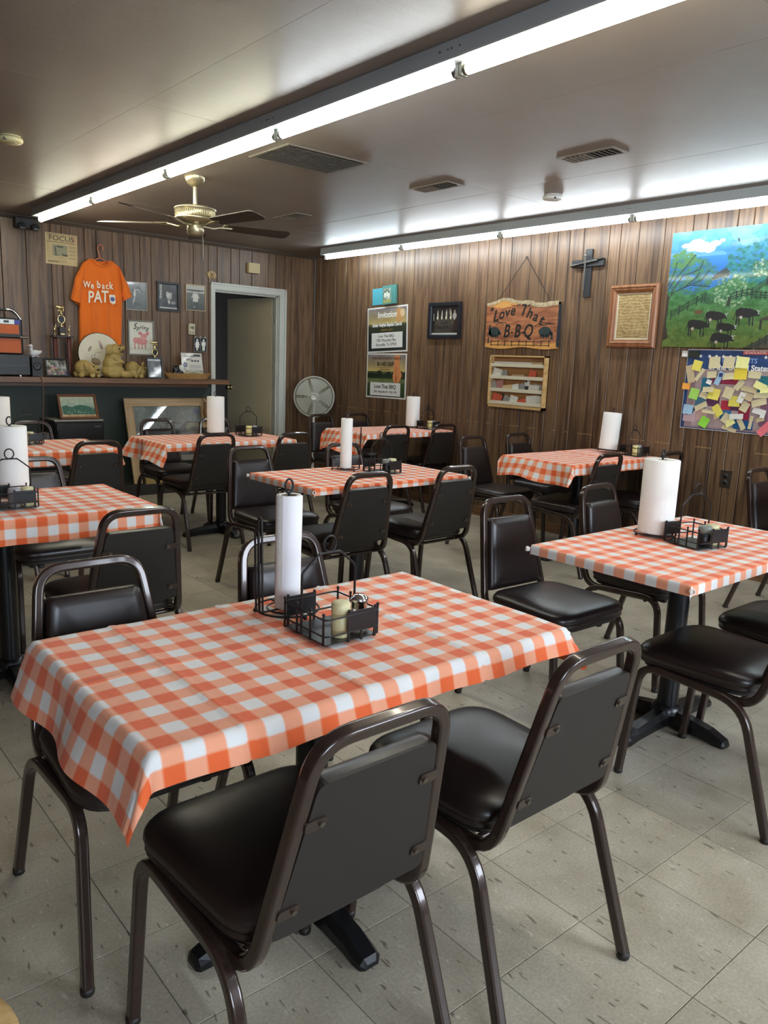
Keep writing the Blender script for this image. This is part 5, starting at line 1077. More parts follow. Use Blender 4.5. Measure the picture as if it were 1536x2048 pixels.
A.ell(.60, .46, .13, .10, (214, 146, 140)); A.ell(.46, .36, .09, .05, (200, 116, 116), .9, .5); A.ell(.76, .36, .09, .05, (200, 116, 116), .9, -.5); A.ell(.62, .50, .06, .04, (226, 160, 150)); A.ell(.60, .50, .010, .01, (120, 60, 60)); A.ell(.64, .50, .010, .01, (120, 60, 60)); A.ell(.56, .44, .012, .01, (60, 40, 40)); A.ell(.66, .44, .012, .01, (60, 40, 40))
for x in (.22, .38, .52, .66): A.line([(x, .64), (x + .01, .80)], .030, (204, 134, 128)); A.ell(x + .015, .82, .03, .014, (110, 90, 90))
for i in range(14): A.line([(.06 + .065 * i, .88), (.07 + .065 * i, .80 + .03 * (i % 3))], .006, (120, 136, 100)); A.ell(.07 + .065 * i, .80 + .03 * (i % 3), .012, .01, (190, 120, 110), .6)
A.mottle(20, 20, 5, 5)
t = bpic('framed_print', 'white print of a pink pig under the word Spring in a grey frame', 1.857, 2.125, 1.340, 1.678, mat('weathered_grey_frame', srgb(120, 118, 108), .5, noise=(30, .15)), .014, A, .014, .2)
for s, x, sz, y, r_ in (('S', -.068, .080, .108, 6), ('p', -.036, .056, .094, 6), ('r', -.010, .056, .102, 4), ('i', .009, .056, .102, 2), ('n', .033, .056, .100, 2), ('g', .062, .056, .094, 2)): text(t, s, x, y, sz, M_ink, z=.0062, shear=.45, rot=R(r_), bold=.0007, sx=.9)
# newspaper page
t = on_back('newspaper_page', 'yellowed newspaper front page mounted high on the back wall, headed Focus', 'newspaper', 1.255, 2.262, tilt=-.6); A = Art(60, 58, (196, 172, 126)); A.rect(0, 0, .03, 1, (214, 192, 146)); A.mottle(6, 6, 8, 2)
A.rect(.12, .06, .14, .24, (90, 80, 64)); A.rect(.05, .275, .97, .29, (90, 80, 64)); A.rect(.05, .04, .97, .05, (130, 116, 90)); A.rect(.22, .36, .68, .72, (150, 144, 116)); A.line([(.30, .44), (.32, .70)], .018, (76, 76, 62)); A.line([(.28, .70), (.40, .70)], .012, (76, 76, 62)); A.ell(.45, .42, .12, .03, (90, 88, 70)); A.poly([(.50, .64), (.68, .66), (.68, .72), (.52, .69)], (70, 74, 60))
for i in range(14): A.rect(.72, .34 + .04 * i, .95, .35 + .04 * i, (150, 130, 98)); A.rect(.06, .76 + .012 * i, .66, .764 + .012 * i, (150, 130, 98), .6)
A.rect(.06, .90, .40, .93, (110, 96, 74)); A.rect(.84, .10, .95, .22, (190, 120, 96), .7); art_mesh('page', A, .282, .272, t, .004, .6, .1); MB().box(-.141, -.136, 0, .141, .136, .0035).build('backing', mat('old_card', srgb(180, 158, 112), .8), t)
text(t, 'FOCUS', .0, .092, .062, mat('faded_print', srgb(92, 82, 66), .6), z=.0045, bold=.0008, sx=1.15)
# chime box, thermostat, pig plaque, restroom sign, emergency light
t = on_back('door_chime', 'cream louvred chime box above the open door', 'chime', 3.249, 2.300); MB().rbox(-.068, -.052, 0, .068, .052, .042, .006).build('cover', mat('chime_cream', srgb(206, 186, 136), .45), t)
for i in range(7): MB().box(-.052, -.036 + .012 * i, .042, .052, -.032 + .012 * i, .044).build('louvre', mat('chime_shade', srgb(176, 156, 108), .5), t)
t = on_back('thermostat', 'small cream thermostat on the back wall left of the door', 'thermostat', 2.526, 1.624, tilt=-1); MB().rbox(-.034, -.055, 0, .034, .055, .026, .006).build('case', mat('thermostat_cream', srgb(196, 186, 156), .5), t); MB().box(-.020, .004, .026, .020, .026, .0275).build('dial_window', mat('dim_window', srgb(140, 132, 110), .3), t); MB().box(.008, -.004, .026, .013, .030, .030).build('lever', M_black, t)
for x in (-.018, .014): MB().box(x - .006, -.042, .026, x + .006, -.022, .029).build('switch', mat('dim_window', srgb(140, 132, 110), .3), t)
t = on_back('pig_plaque', 'small wooden pig cutout with crossed utensils above the door casing', 'ornament', 2.762, 2.185)
pg = MB().prism([(-.046 + 0, .0), (-.040, .026), (-.018, .038), (.016, .038), (.036, .030), (.050, .010), (.050, -.014), (.040, -.030), (.034, -.042), (.022, -.040), (.018, -.030), (-.012, -.030), (-.018, -.042), (-.032, -.040), (-.036, -.022), (-.046, -.012)], 0, .010); pg.prism([(-.044, .016), (-.060, .022), (-.056, .010), (-.046, .002)], 0, .010); pg.build('cutout', mat('tan_plaque', srgb(182, 152, 104), .6), t)
MB().tube([(-.018, -.024, .011), (.022, .022, .011)], .003, 5).tube([(.024, -.024, .011), (-.018, .022, .011)], .003, 5).build('crossed_utensils', mat('brown_print', srgb(80, 56, 36), .6), t)
t = on_back('restroom_sign', 'black restroom sign with white woman and man figures', 'sign', 2.620, 1.470, out=.02, tilt=-1); MB().rbox(-.073, -.072, 0, .073, .072, .006, .008).build('panel', M_black, t); frame_mesh(.146, .144, .004, .007).build('border', mat('grey_rim', srgb(150, 152, 152), .5), t)
def fig(x, dress):
    g = MB().lathe([(.011, 0), (.011, .0012)], 16, Matrix.Translation((x, .046, .0062))); z0, z1 = .0062, .0074
    if dress: g.prism([(x - .015, .032), (x + .015, .032), (x + .026, -.006), (x + .019, -.008), (x + .012, .012), (x + .022, -.030), (x - .022, -.030), (x - .012, .012), (x - .019, -.008), (x - .026, -.006)], z0, z1)
    else: g.prism([(x - .022, .032), (x + .022, .032), (x + .023, -.008), (x + .016, -.008), (x + .015, .020), (x + .014, -.058), (x + .002, -.058), (x + .001, -.014), (x - .001, -.014), (x - .002, -.058), (x - .014, -.058), (x - .015, .020), (x - .016, -.008), (x - .023, -.008)], z0, z1)
    if dress: g.box(x - .010, -.058, z0, x - .002, -.030, z1).box(x + .002, -.058, z0, x + .010, -.030, z1)
    g.build('figure', M_whiteprint, t)
fig(-.036, True); fig(.036, False); MB().box(-.002, -.06, .0062, .002, .062, .0072).build('divider', mat('grey_rim', srgb(150, 152, 152), .5), t)
for x in (-.055, 0, .055): MB().cyl((x, .068, .002), (x, .086, .002), .005, 6).build('hanging_tab', M_white, t)
MB().box(-.07, -.05, -.0195, .07, .05, -.0005).build('standoff', M_dark, t)
t = thing('emergency_light', 'black twin-headed emergency lamp in the dark top left corner of the back wall', 'emergency light', (.95, YW, 2.442)); MB().rbox(-.10, -.07, -.045, .10, 0, .045, .01).build('case', mat('dark_case', srgb(58, 54, 50), .5), t)
for x in (-.055, .058): MB().lathe([(.012, -.01), (.026, .012), (.034, .034), (.032, .040), (.001, .041)], 18, Matrix.Translation((x, -.075, -.045)) @ Matrix.Rotation(R(70), 4, 'X')).build('lamp_head', mat('dark_lens', srgb(64, 68, 66), .25), t)

# ---- orange T-shirt on a hanger
t = thing('orange_tshirt', 'orange T-shirt with white handwritten print hanging on the back wall', 'shirt', (1.592, YW - .043, 1.42)); M_shirt = mat('orange_cotton', srgb(232, 112, 22), .85, noise=(5, .05), bump=(220, .2, .0008), sheen=.2)
def prof_(z):   # half outlines of the body (left, right) against height above the hem
    P = [(0, -.196, .196), (.30, -.198, .205), (.42, -.195, .205), (.54, -.20, .21), (.66, -.196, .206), (.74, -.165, .172), (.785, -.10, .108)]
    for (a, l0, r0), (b2, l1, r1) in zip(P, P[1:]):
        if z <= b2: q = (z - a) / (b2 - a); return l0 + (l1 - l0) * q, r0 + (r1 - r0) * q
    return P[-1][1], P[-1][2]
NU, NV = 56, 60; v = []; f = []
for side in (1, -1):
    base = len(v)
    for j in range(NV + 1):
        z = .785 * j / NV; l_, r_ = prof_(z); skew = -.02 * (1 - z / .785)
        for i in range(NU + 1):
            u = i / NU; x = l_ + (r_ - l_) * u + skew; e = math.sin(PI * u) ** .45; amp = .011 * (1 - z / .85) ** 1.1
            y = -side * (.012 + .020 * e * (1 - .4 * z)) - amp * math.sin(u * 20 + 1.0 + .8 * math.sin(z * 5)) * e - .006 * math.sin(u * 41 + z * 6) * (1 - z) * e
            zz = z
            if j == NV: zz = z - .050 * max(0, 1 - ((u - .5) / .36) ** 2) * (1 if side > 0 else .25)
            elif z > .66: zz = z - .050 * max(0, 1 - ((u - .5) / .36) ** 2) * (1 if side > 0 else .25) * ((z - .66) / .125)
            if j == 0: zz += .018 * math.sin(u * 3.2) * -1 + .014 * u
            v.append((x, y, zz))
    for j in range(NV):
        for i in range(NU): a = base + j * (NU + 1) + i; q = (a, a + 1, a + NU + 2, a + NU + 1); f.append(q if side > 0 else q[::-1])
MB().add(v, f, True).build('shirt_body', M_shirt, t)
def sleeve(sx_, lab):
    g = []; n = 10; A_ = [Vector((sx_ * .165, 0, .750)), Vector((sx_ * .245, 0, .60)), Vector((sx_ * .290, 0, .49 if sx_ > 0 else .41))]; B_ = [Vector((sx_ * .195, 0, .50)), Vector((sx_ * .20, 0, .47)), Vector((sx_ * .205, 0, .42 if sx_ > 0 else .36))]
    v = []; rows = 14
    for j in range(rows + 1):
        q = j / rows; a = (A_[0].lerp(A_[1], q * 2) if q < .5 else A_[1].lerp(A_[2], q * 2 - 1)); b2 = (B_[0].lerp(B_[1], q * 2) if q < .5 else B_[1].lerp(B_[2], q * 2 - 1))
        c_ = (a + b2) / 2; h_ = (a - b2) / 2
        for i in range(18):
            w_ = 2 * PI * i / 18; p = c_ + h_ * math.cos(w_); v.append((p.x, -.020 - (.026 + .012 * q) * math.sin(w_) - .004 * math.sin(q * 12), p.z - .008 * math.sin(w_ * 2) * q))
    f = [(j * 18 + i, j * 18 + (i + 1) % 18, (j + 1) * 18 + (i + 1) % 18, (j + 1) * 18 + i) for j in range(rows) for i in range(18)]
    if sx_ < 0: f = [q[::-1] for q in f]
    MB().add(v, f, True).build('sleeve', M_shirt, t)
sleeve(-1, ''); sleeve(1, '')
MB().tube([(-.104 + .208 * i / 20 - .002, -.040 + .006 * abs(i / 10 - 1), .775 - .052 * max(0, 1 - ((i / 20 - .5) / .42) ** 2)) for i in range(21)], .007, 7).build('neck_rib', M_shirt, t)
pr = thing('t', None, None); pr.parent = t; pr.name = 'shirt_print'; pr.rotation_euler = (R(90), 0, 0); pr.location = (-.012, -.051, 0)
bpy.data.objects.remove(pr)
def stext(s, x, z, sz, **k): o = text(t, s, 0, 0, sz, mat('shirt_white', srgb(236, 226, 206), .8), depth=.0012, **k); o.location = (x, -.050, z); o.rotation_euler = (R(90), R(-k.get('rot', 0)), 0); return o
for s, x, z, sz in (('W', -.150, .545, .078), ('e', -.100, .540, .080), ('b', -.040, .553, .090), ('a', .002, .545, .078), ('c', .038, .547, .078), ('k', .076, .553, .092)): stext(s, x, z, sz, bold=.0018, sx=.8)
for s, x, z, sz in (('P', -.118, .432, .150), ('A', -.052, .440, .150), ('T', .014, .446, .150)): stext(s, x, z, sz, bold=.0030, sx=.72, shear=.05)
lg = MB(); o = lg.add([(.055, -.051, .472), (.112, -.051, .474), (.116, -.051, .400), (.092, -.051, .385), (.062, -.051, .402)], [(4, 3, 2, 1, 0)]).build('printed_shield', mat('shirt_white', srgb(236, 226, 206), .8), t); MB().lathe([(.020, 0), (.020, .002), (.001, .002)], 16, Matrix.Translation((.086, -.0515, .434)) @ Matrix.Rotation(R(90), 4, 'X')).build('printed_ball', mat('shirt_blue', srgb(92, 110, 168), .7), t)
h = thing('coat_hanger', 'orange plastic hanger holding the T-shirt', 'hanger', (1.590, YW - .043, 2.195)); M_hang = mat('salmon_plastic', srgb(222, 120, 82), .4)
MB().tube(fillet([(-.140, 0, -.048), (0, 0, .030), (.140, 0, -.048)], .02, 5), .0042, 8).tube([(-.140, 0, -.048), (.140, 0, -.050)], .004, 8).build('hanger_bar', M_hang, h)
hk = [(0, 0, .028), (-.008, 0, .062), (-.018, 0, .10)] + [(-.018 + .024 - .024 * math.cos(a), 0, .115 + .030 * math.sin(a)) for a in np.linspace(0, PI * 1.25, 12)]; MB().tube(hk, .0042, 8).build('hook', M_hang, h); MB().cyl((.004, -.005, .145), (.004, .042, .145), .003, 6).build('nail', M_steel, h)

# ================================================================== SHELF AND WHAT STANDS ON IT
SY, ST = 6.24, 1.124
t = thing('wall_shelf', 'long brown wooden shelf on the back wall above the dark green panel', 'shelf', (0, 0, 0)); MB().box(XL, SY, ST - .044, 2.765, YW - .001, ST).build('shelf_board', M_shelf, t)
MB().box(XL, YW - .03, ST - .09, 2.70, YW - .003, ST - .044).build('wall_cleat', M_shelf, t)
ZS = ST + .0005
def blob(name, parts, m, parent, voxel=.0045, smooth=4, eyes=(), floor_=.003):
    """one continuous modelled body from overlapping rounded masses"""
    mb = MB()
    for c, r_, rot in parts: mb.sphere(c, r_, 14, 9, Euler([R(a) for a in rot]).to_matrix())
    mb.v = [(x, y, max(z, floor_)) for x, y, z in mb.v] if floor_ is not None else mb.v
    o = mb.build(name, m, parent); md = o.modifiers.new('r', 'REMESH'); md.mode = 'VOXEL'; md.voxel_size = voxel; md.use_smooth_shade = True; ms = o.modifiers.new('s', 'SMOOTH'); ms.factor = .5; ms.iterations = smooth; return o
M_stone = mat('ochre_carved_stone', srgb(164, 138, 78), .6, noise=(14, .16), bump=(120, .6, .003)); M_eye = mat('dark_eye', srgb(28, 22, 16), .3)
# standing pig figure in the middle (facing right), seated up with arms folded
t = thing('pig_statue', 'tall ochre carved pig sitting upright, laughing, in front of the round plate', 'figurine', (1.592, 6.33, ZS))
blob('body', [((0, 0, .06), (.112, .085, .072), (0, 0, 0)), ((-.004, 0, .125), (.092, .072, .085), (0, 0, 0)), ((.0, 0, .19), (.072, .06, .07), (0, 0, 0)), ((.010, -.01, .252), (.064, .058, .056), (0, 15, 0)), ((.068, -.014, .268), (.040, .032, .024), (0, -28, 0)), ((.056, -.014, .222), (.046, .028, .015), (0, 8, 0)), ((.101, -.014, .288), (.010, .026, .020), (0, -28, 0)),
     ((.035, -.058, .165), (.060, .020, .022), (0, 25, 0)), ((.02, -.062, .145), (.05, .016, .018), (0, -15, 0)), ((.10, -.05, .035), (.055, .035, .035), (0, 0, 0)), ((-.02, -.06, .03), (.06, .04, .03), (0, 0, 0)), ((.118, -.03, .03), (.022, .03, .03), (0, 0, 0)), ((.03, -.005, .298), (.035, .03, .018), (0, 0, 0))], M_stone, t)
blob('ear', [((-.045, -.050, .262), (.040, .013, .048), (0, 12, 0)), ((-.035, -.048, .285), (.030, .013, .022), (0, 0, 0))], M_stone, t, .005, 3); MB().sphere((.044, -.062, .270), .0075, 10, 6).sphere((.04, .036, .272), .0075, 10, 6).build('eye', M_eye, t)
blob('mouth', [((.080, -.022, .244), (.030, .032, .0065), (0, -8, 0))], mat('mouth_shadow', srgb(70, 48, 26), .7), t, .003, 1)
def crouch(x, y, s, label, flip):
    t = thing('pig_statue', label, 'figurine', (x, y, ZS)); t.scale = (s, s, s)
    if not flip:
        blob('body', [((-.03, .01, .085), (.085, .07, .078), (0, 0, 0)), ((.025, -.02, .075), (.062, .055, .058), (0, 20, 0)), ((.075, -.025, .088), (.030, .034, .028), (0, -15, 0)), ((.065, -.025, .052), (.048, .038, .020), (0, 0, 0)), ((-.07, -.04, .02), (.03, .025, .024), (0, 0, 0)), ((.03, -.05, .018), (.028, .022, .022), (0, 0, 0)), ((.09, -.03, .016), (.02, .02, .018), (0, 0, 0)), ((-.09, .03, .03), (.03, .03, .032), (0, 0, 0))], M_stone, t)
        blob('ear', [((-.035, -.062, .105), (.018, .014, .046), (0, -10, 0))], M_stone, t, .005, 3); blob('ear', [((.085, .0, .150), (.048, .014, .032), (0, 24, 0))], mat('grey_stone', srgb(120, 100, 70), .6, bump=(120, .5, .002)), t, .005, 3); MB().sphere((.035, -.072, .105), .0075, 10, 6).build('eye', M_eye, t)
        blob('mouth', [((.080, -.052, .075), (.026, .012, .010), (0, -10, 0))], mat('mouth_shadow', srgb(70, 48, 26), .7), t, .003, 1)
    else:
        blob('body', [((-.035, .01, .095), (.072, .065, .065), (0, 0, 0)), ((-.03, 0, .05), (.07, .06, .05), (0, 0, 0)), ((.045, -.02, .068), (.052, .048, .052), (0, 20, 0)), ((.088, -.025, .088), (.026, .028, .022), (0, -25, 0)), ((.085, -.022, .050), (.036, .030, .016), (0, 8, 0)), ((-.08, -.04, .02), (.026, .022, .022), (0, 0, 0)), ((.035, -.05, .016), (.026, .02, .018), (0, 0, 0)), ((-.02, -.05, .02), (.02, .02, .022), (0, 0, 0))], M_stone, t)
        blob('ear', [((.008, -.058, .072), (.020, .013, .048), (0, 28, 0))], M_stone, t, .005, 3); blob('ear', [((.070, .0, .135), (.016, .012, .026), (0, 10, 0))], M_stone, t, .005, 3); MB().sphere((.055, -.064, .090), .007, 10, 6).build('eye', M_eye, t)
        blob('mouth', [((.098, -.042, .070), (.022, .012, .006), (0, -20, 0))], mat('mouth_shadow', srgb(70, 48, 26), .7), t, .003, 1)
crouch(1.350, 6.32, .98, 'ochre carved pig lying at the left foot of the upright pig statue', False); crouch(1.838, 6.385, 1.0, 'ochre carved pig lying between the upright pig and the small black frame', True)
# round rabbit-head plate
t = thing('round_plate', 'large round cream plate with a sketched animal face behind the carved pigs', 'plate', (1.519, 6.465, ZS + .206)); t.rotation_euler = (R(90 - 9), 0, 0)
MB().lathe([(.05, .0), (.17, .002), (.203, .012), (.206, .016), (.202, .019)], 64).build('rim', mat('dark_plate_rim', srgb(44, 30, 22), .35), t); A = Art(100, 100, (214, 206, 184)); A.mottle(5, 5, 7, 2); br_ = (126, 104, 98)
A.ell(.27, .37, .028, .075, br_, .75, .55); A.ell(.53, .27, .035, .10, (176, 138, 134), .8, -.25); A.ell(.55, .32, .022, .06, (120, 100, 110), .7, -.3)
A.line([(.34, .55), (.40, .47), (.48, .45), (.56, .43)], .006, br_, .8); A.line([(.31, .52), (.29, .57), (.33, .62), (.40, .645), (.46, .62), (.49, .585)], .008, br_, .85); A.line([(.37, .52), (.385, .58), (.37, .62)], .006, br_, .7); A.ell(.36, .55, .014, .012, br_, .8); A.ell(.42, .58, .10, .06, (200, 184, 170), .5); A.line([(.50, .66), (.60, .68), (.66, .70)], .005, br_, .6); A.line([(.58, .42), (.66, .48), (.70, .58)], .004, (170, 156, 140), .6)
art_mesh('glazed_face', A, .398, .398, t, .0196, .3, .6, shape=lambda X_, Y_: (X_ - .5) ** 2 + (Y_ - .5) ** 2 < .25)
# twin-column trophy
t = thing('trophy', 'tall trophy with two column legs, gold ring and a small gold pig on top', 'trophy', (1.185, 6.475, ZS)); M_col = wood_mat('trophy_column', srgb(54, 24, 18), srgb(84, 38, 26), srgb(104, 52, 36), rough=.25, scale=3, rnd=.02); M_tb = mat('trophy_wood', srgb(42, 26, 20), .35)
MB().rbox(-.105, -.05, 0, .105, .05, .035, .004).build('base', M_tb, t)
for x in (-.062, .062): MB().lathe([(.020, .035), (.022, .045), (.020, .055), (.020, .335), (.022, .345), (.020, .352)], 8, Matrix.Translation((x, 0, 0)), smooth=False).build('column', M_col, t)
MB().rbox(-.092, -.045, .352, .092, .045, .368, .003).build('platform', M_tb, t); MB().rbox(-.026, -.026, .368, .026, .026, .445, .003).build('riser', M_tb, t); MB().box(-.018, -.0275, .375, .018, -.026, .388).build('name_plate', M_brass, t)
def angel(parent, x, z, s):
    MB().lathe([(.012 * s, 0), (.014 * s, .006 * s), (.005 * s, .016 * s), (.006 * s, .04 * s), (.011 * s, .055 * s), (.012 * s, .075 * s), (.007 * s, .09 * s), (.003 * s, .094 * s)], 12, Matrix.Translation((x, 0, z))).sphere((x, 0, z + .104 * s), .008 * s, 8, 6).tube([(x + .008 * s, 0, z + .08 * s), (x + .018 * s, 0, z + .105 * s), (x + .008 * s, 0, z + .128 * s)], .003 * s, 5).build('side_figure', M_brass, parent)
angel(t, -.062, .368, .75); angel(t, .062, .368, .75)
def ring_and_pig(parent, x, z, s=1.0, m2=M_brass):
    MB().lathe([(.016 * s, 0), (.018 * s, .006 * s), (.006 * s, .012 * s), (.006 * s, .024 * s)], 14, Matrix.Translation((x, 0, z))).build('stem', m2, parent); Mx = Matrix.Translation((x, 0, z + .058 * s)) @ Matrix.Rotation(R(90), 4, 'X')
    MB().torus(.029 * s, .006 * s, Mx @ Matrix.Diagonal((.9, 1.1, 1, 1)), 28, 8).build('ring', m2, parent); MB().lathe([(.026 * s, -.003), (.026 * s, .003)], 24, Mx).build('medallion', M_black, parent); MB().lathe([(.006 * s, 0), (.016 * s, .010 * s), (.004 * s, .016 * s), (.010 * s, .030 * s), (.004 * s, .036 * s)], 14, Matrix.Translation((x, 0, z + .092 * s))).build('neck', m2, parent)
    zz = z + .150 * s; o = blob('pig_figure', [((x, 0, zz), (.030 * s, .014 * s, .015 * s), (0, 0, 0)), ((x - .028 * s, 0, zz + .002), (.013 * s, .011 * s, .012 * s), (0, 0, 0)), ((x - .040 * s, 0, zz), (.007 * s, .007 * s, .006 * s), (0, 0, 0)), ((x - .018 * s, 0, zz - .016 * s), (.005 * s, .009 * s, .013 * s), (0, 0, 0)), ((x + .018 * s, 0, zz - .016 * s), (.006 * s, .009 * s, .013 * s), (0, 0, 0)), ((x - .028 * s, 0, zz + .014 * s), (.005 * s, .010 * s, .006 * s), (0, 0, 0)), ((x, 0, zz - .028 * s), (.032 * s, .011 * s, .004 * s), (0, 0, 0))], m2, parent, .0022, 2); return o
ring_and_pig(t, 0, .445, 1.15)
t = thing('trophy', 'smaller trophy with a gold pig rising behind the small black picture frame', 'trophy', (2.085, 6.505, ZS)); MB().rbox(-.055, -.04, 0, .055, .04, .03, .003).build('base', M_tb, t); MB().lathe([(.020, .03), (.020, .175)], 8, smooth=False).build('column', M_col, t); MB().rbox(-.04, -.035, .175, .04, .035, .188, .003).build('platform', M_tb, t); ring_and_pig(t, 0, .188, 1.05)
# small frames
def stand_frame(label, x, y, w, h, lean, fm, fw, art, rotz=0, name='standing_frame', base=ZS):
    t = thing(name, label, 'picture', (x, y, base + .002)); t.rotation_euler = (Matrix.Rotation(R(rotz), 3, 'Z') @ Matrix.Rotation(R(90 - lean), 3, 'X')).to_euler()
    o = frame_mesh(w, h, fw, .014).build('frame', fm, t); o.location = (0, h / 2, 0); a_ = art_mesh('photo', art, w - fw * 1.8, h - fw * 1.8, t, .006, .3, .7); a_.location = (0, h / 2, 0); q = MB().box(-w / 2 + .004, .004, -.004, w / 2 - .004, h - .004, -.001).build('backing', M_black, t); return t
A = Art(40, 28, (120, 118, 110)); A.mottle(12, 8, 70, 5)
for i in range(26): r_ = random.Random(i); A.ell(r_.random(), r_.random(), .05 + .05 * r_.random(), .05, (r_.randint(90, 220), r_.randint(70, 190), r_.randint(70, 180)), .6)
stand_frame('black framed colour snapshot leaning on the shelf before the tall trophy', 1.080, 6.31, .205, .165, 16, M_blkf, .016, A)
A = Art(36, 50, (70, 74, 78)); A.rect(0, 0, 1, .10, (190, 194, 196)); A.mottle(8, 10, 26, 6); A.ell(.35, .35, .16, .24, (96, 98, 104)); A.rect(.5, .22, .95, .40, (40, 42, 44)); A.ell(.62, .55, .22, .10, (176, 176, 172)); A.ell(.3, .6, .12, .14, (46, 48, 54))
t = stand_frame('small black framed monochrome photo with white script at its foot, right of the carved pigs', 1.985, 6.275, .158, .200, 10, M_blkf, .014, A); text(t, 'Wilson', .0, .042, .034, M_whiteprint, z=.0068, shear=.35)
# basket with a bird and a menu card
t = thing('wicker_basket', 'shallow oblong wicker basket at the right end of the shelf', 'basket', (2.358, 6.35, ZS)); M_wick = mat('tan_wicker', srgb(168, 128, 74), .7, noise=(60, .3), bump=(140, .6, .002)); bk = MB()
for k_ in range(6):
    s_ = .86 + .026 * k_; z = .009 + .0085 * k_; P = [(.245 * s_ * math.cos(a) * (1 + .0), .082 * s_ * math.sin(a), z + .0026 * math.sin(a * 24 + PI * k_)) for a in np.linspace(0, 2 * PI, 73)[:-1]]; bk.tube(P, .0048, 5, closed=True)
bk.build('woven_side', M_wick, t); MB().prism([(.21 * math.cos(a), .070 * math.sin(a)) for a in np.linspace(0, 2 * PI, 33)[:-1]], .001, .006).build('woven_floor', M_wick, t)
for s in (-1, 1): MB().tube([(s * (.235 + .022 * math.sin(a)), .03 * math.cos(a), .052 + .022 * math.sin(a)) for a in np.linspace(0, PI, 9)], .004, 6).build('handle', M_wick, t)
t = thing('bird_figurine', 'black and white bird figurine sitting in the wicker basket', 'figurine', (2.255, 6.355, ZS + .0075)); blob('body', [((0, 0, .045), (.070, .042, .046), (0, -25, 0)), ((-.02, 0, .085), (.034, .028, .040), (0, 20, 0))], M_black, t, .005, 3)
blob('white_breast', [((.030, -.024, .100), (.026, .018, .036), (0, -28, 0)), ((.052, -.02, .075), (.020, .016, .028), (0, -30, 0))], M_white, t, .004, 2); blob('grey_wing', [((.062, -.01, .080), (.018, .02, .030), (0, -20, 0))], mat('grey_feather', srgb(110, 112, 108), .6), t, .004, 2)
t = thing('menu_card', 'white printed card with script heading leaning behind the wicker basket', 'card', (2.480, 6.462, ZS + .001)); t.rotation_euler = (R(78), 0, 0); MB().box(-.115, 0, -.002, .115, .262, .0).build('card', M_paper, t); A = Art(56, 56, (206, 200, 188)); A.ell(.16, .46, .10, .09, (74, 78, 120)); A.ell(.16, .46, .05, .045, (206, 200, 188), .7)
for x in (.52, .66, .80): A.ell(x, .30, .05, .045, (64, 60, 60))
A.rect(.60, .04, .94, .12, (60, 60, 64)); A.grad(.68, (150, 146, 120), 1.0, (92, 94, 90)); A.mottle(10, 6, 22, 3, A.Y > .68); A.line([(.1, .78), (.5, .70), (.95, .78)], .02, (186, 178, 150))
for i in range(6): A.rect(.34 + .03 * (i % 2), .42 + .04 * i, .92, .435 + .04 * i, (150, 146, 140))
a_ = art_mesh('print', A, .226, .256, t, .0006, .5, .2); a_.location = (0, .131, 0); text(t, "Let's talk", -.03, .230, .030, M_ink, z=.0012, shear=.4); text(t, 'BBQ', -.035, .195, .030, M_ink, z=.0012, shear=.4)
# little gilt ornament left end of basket
t = thing('gold_ornament', 'tiny gold ornament at the left rim of the wicker basket', 'ornament', (2.075, 6.30, ZS)); MB().lathe([(.012, 0), (.013, .004), (.004, .010), (.004, .035), (.010, .045), (.006, .058), (.001, .060)], 12).build('body', M_brass, t)
# ---- stacked radio gear at the left end
t = thing('radio', 'orange fronted radio with black frame and chrome handle rails on the black receiver', 'radio', (.53, 6.42, 1.312)); M_or = mat('orange_grille', srgb(196, 92, 34), .55, noise=(90, .12), bump=(400, .3, .001)); M_pan = mat('silver_panel', srgb(190, 190, 186), .35, .4)
MB().rbox(-.30, -.08, 0, .285, .10, .305, .02).build('cabinet', M_black, t); MB().box(-.285, -.085, .012, .262, -.079, .132).build('lower_grille', M_or, t); MB().box(-.285, -.085, .172, .250, -.079, .250).build('upper_grille', M_or, t)
MB().box(-.285, -.084, .254, .215, -.079, .292).build('control_strip', M_pan, t); MB().box(.215, -.084, .254, .262, -.079, .292).build('blue_corner', mat('deep_blue', srgb(40, 50, 140), .4), t)
for x in (.06, .13): MB().box(x, -.086, .264, x + .042, -.083, .284).build('display', M_black, t)
for z in (.148,): MB().tube([(-.28, -.105, z), (.262, -.105, z)], .011, 10).build('middle_rail', M_black, t); MB().cyl((.245, -.105, z), (.315, -.105, z), .014, 14).build('rail_end', M_chrome, t)
MB().tube(fillet([(-.28, -.06, .372), (.215, -.06, .372), (.272, -.06, .30)], .05, 6), .010, 10).build('handle', M_black, t); MB().tube(fillet([(.16, -.062, .374), (.22, -.062, .374), (.276, -.062, .295)], .045, 6), .012, 10).build('handle_sleeve', M_chrome, t)
MB().tube([(-.28, 0, .30), (-.22, 0, .50)], .002, 5).tube([(.02, .07, .30), (-.17, .09, .62)], .003, 5).build('aerial', M_black, t)
t = thing('receiver', 'low black receiver under the orange radio at the left end of the shelf', 'receiver', (.40, 6.42, ZS)); MB().rbox(-.35, -.13, .012, .45, .12, .186, .01).build('case', mat('receiver_black', srgb(30, 29, 30), .4), t); MB().box(-.34, -.134, .090, .42, -.129, .096).build('groove_trim', mat('dim_grey', srgb(70, 70, 72), .4), t)
for x in (-.28, .38): MB().cyl((x, -.06, 0), (x, -.06, .012), .02, 12).build('foot', M_chrome, t)
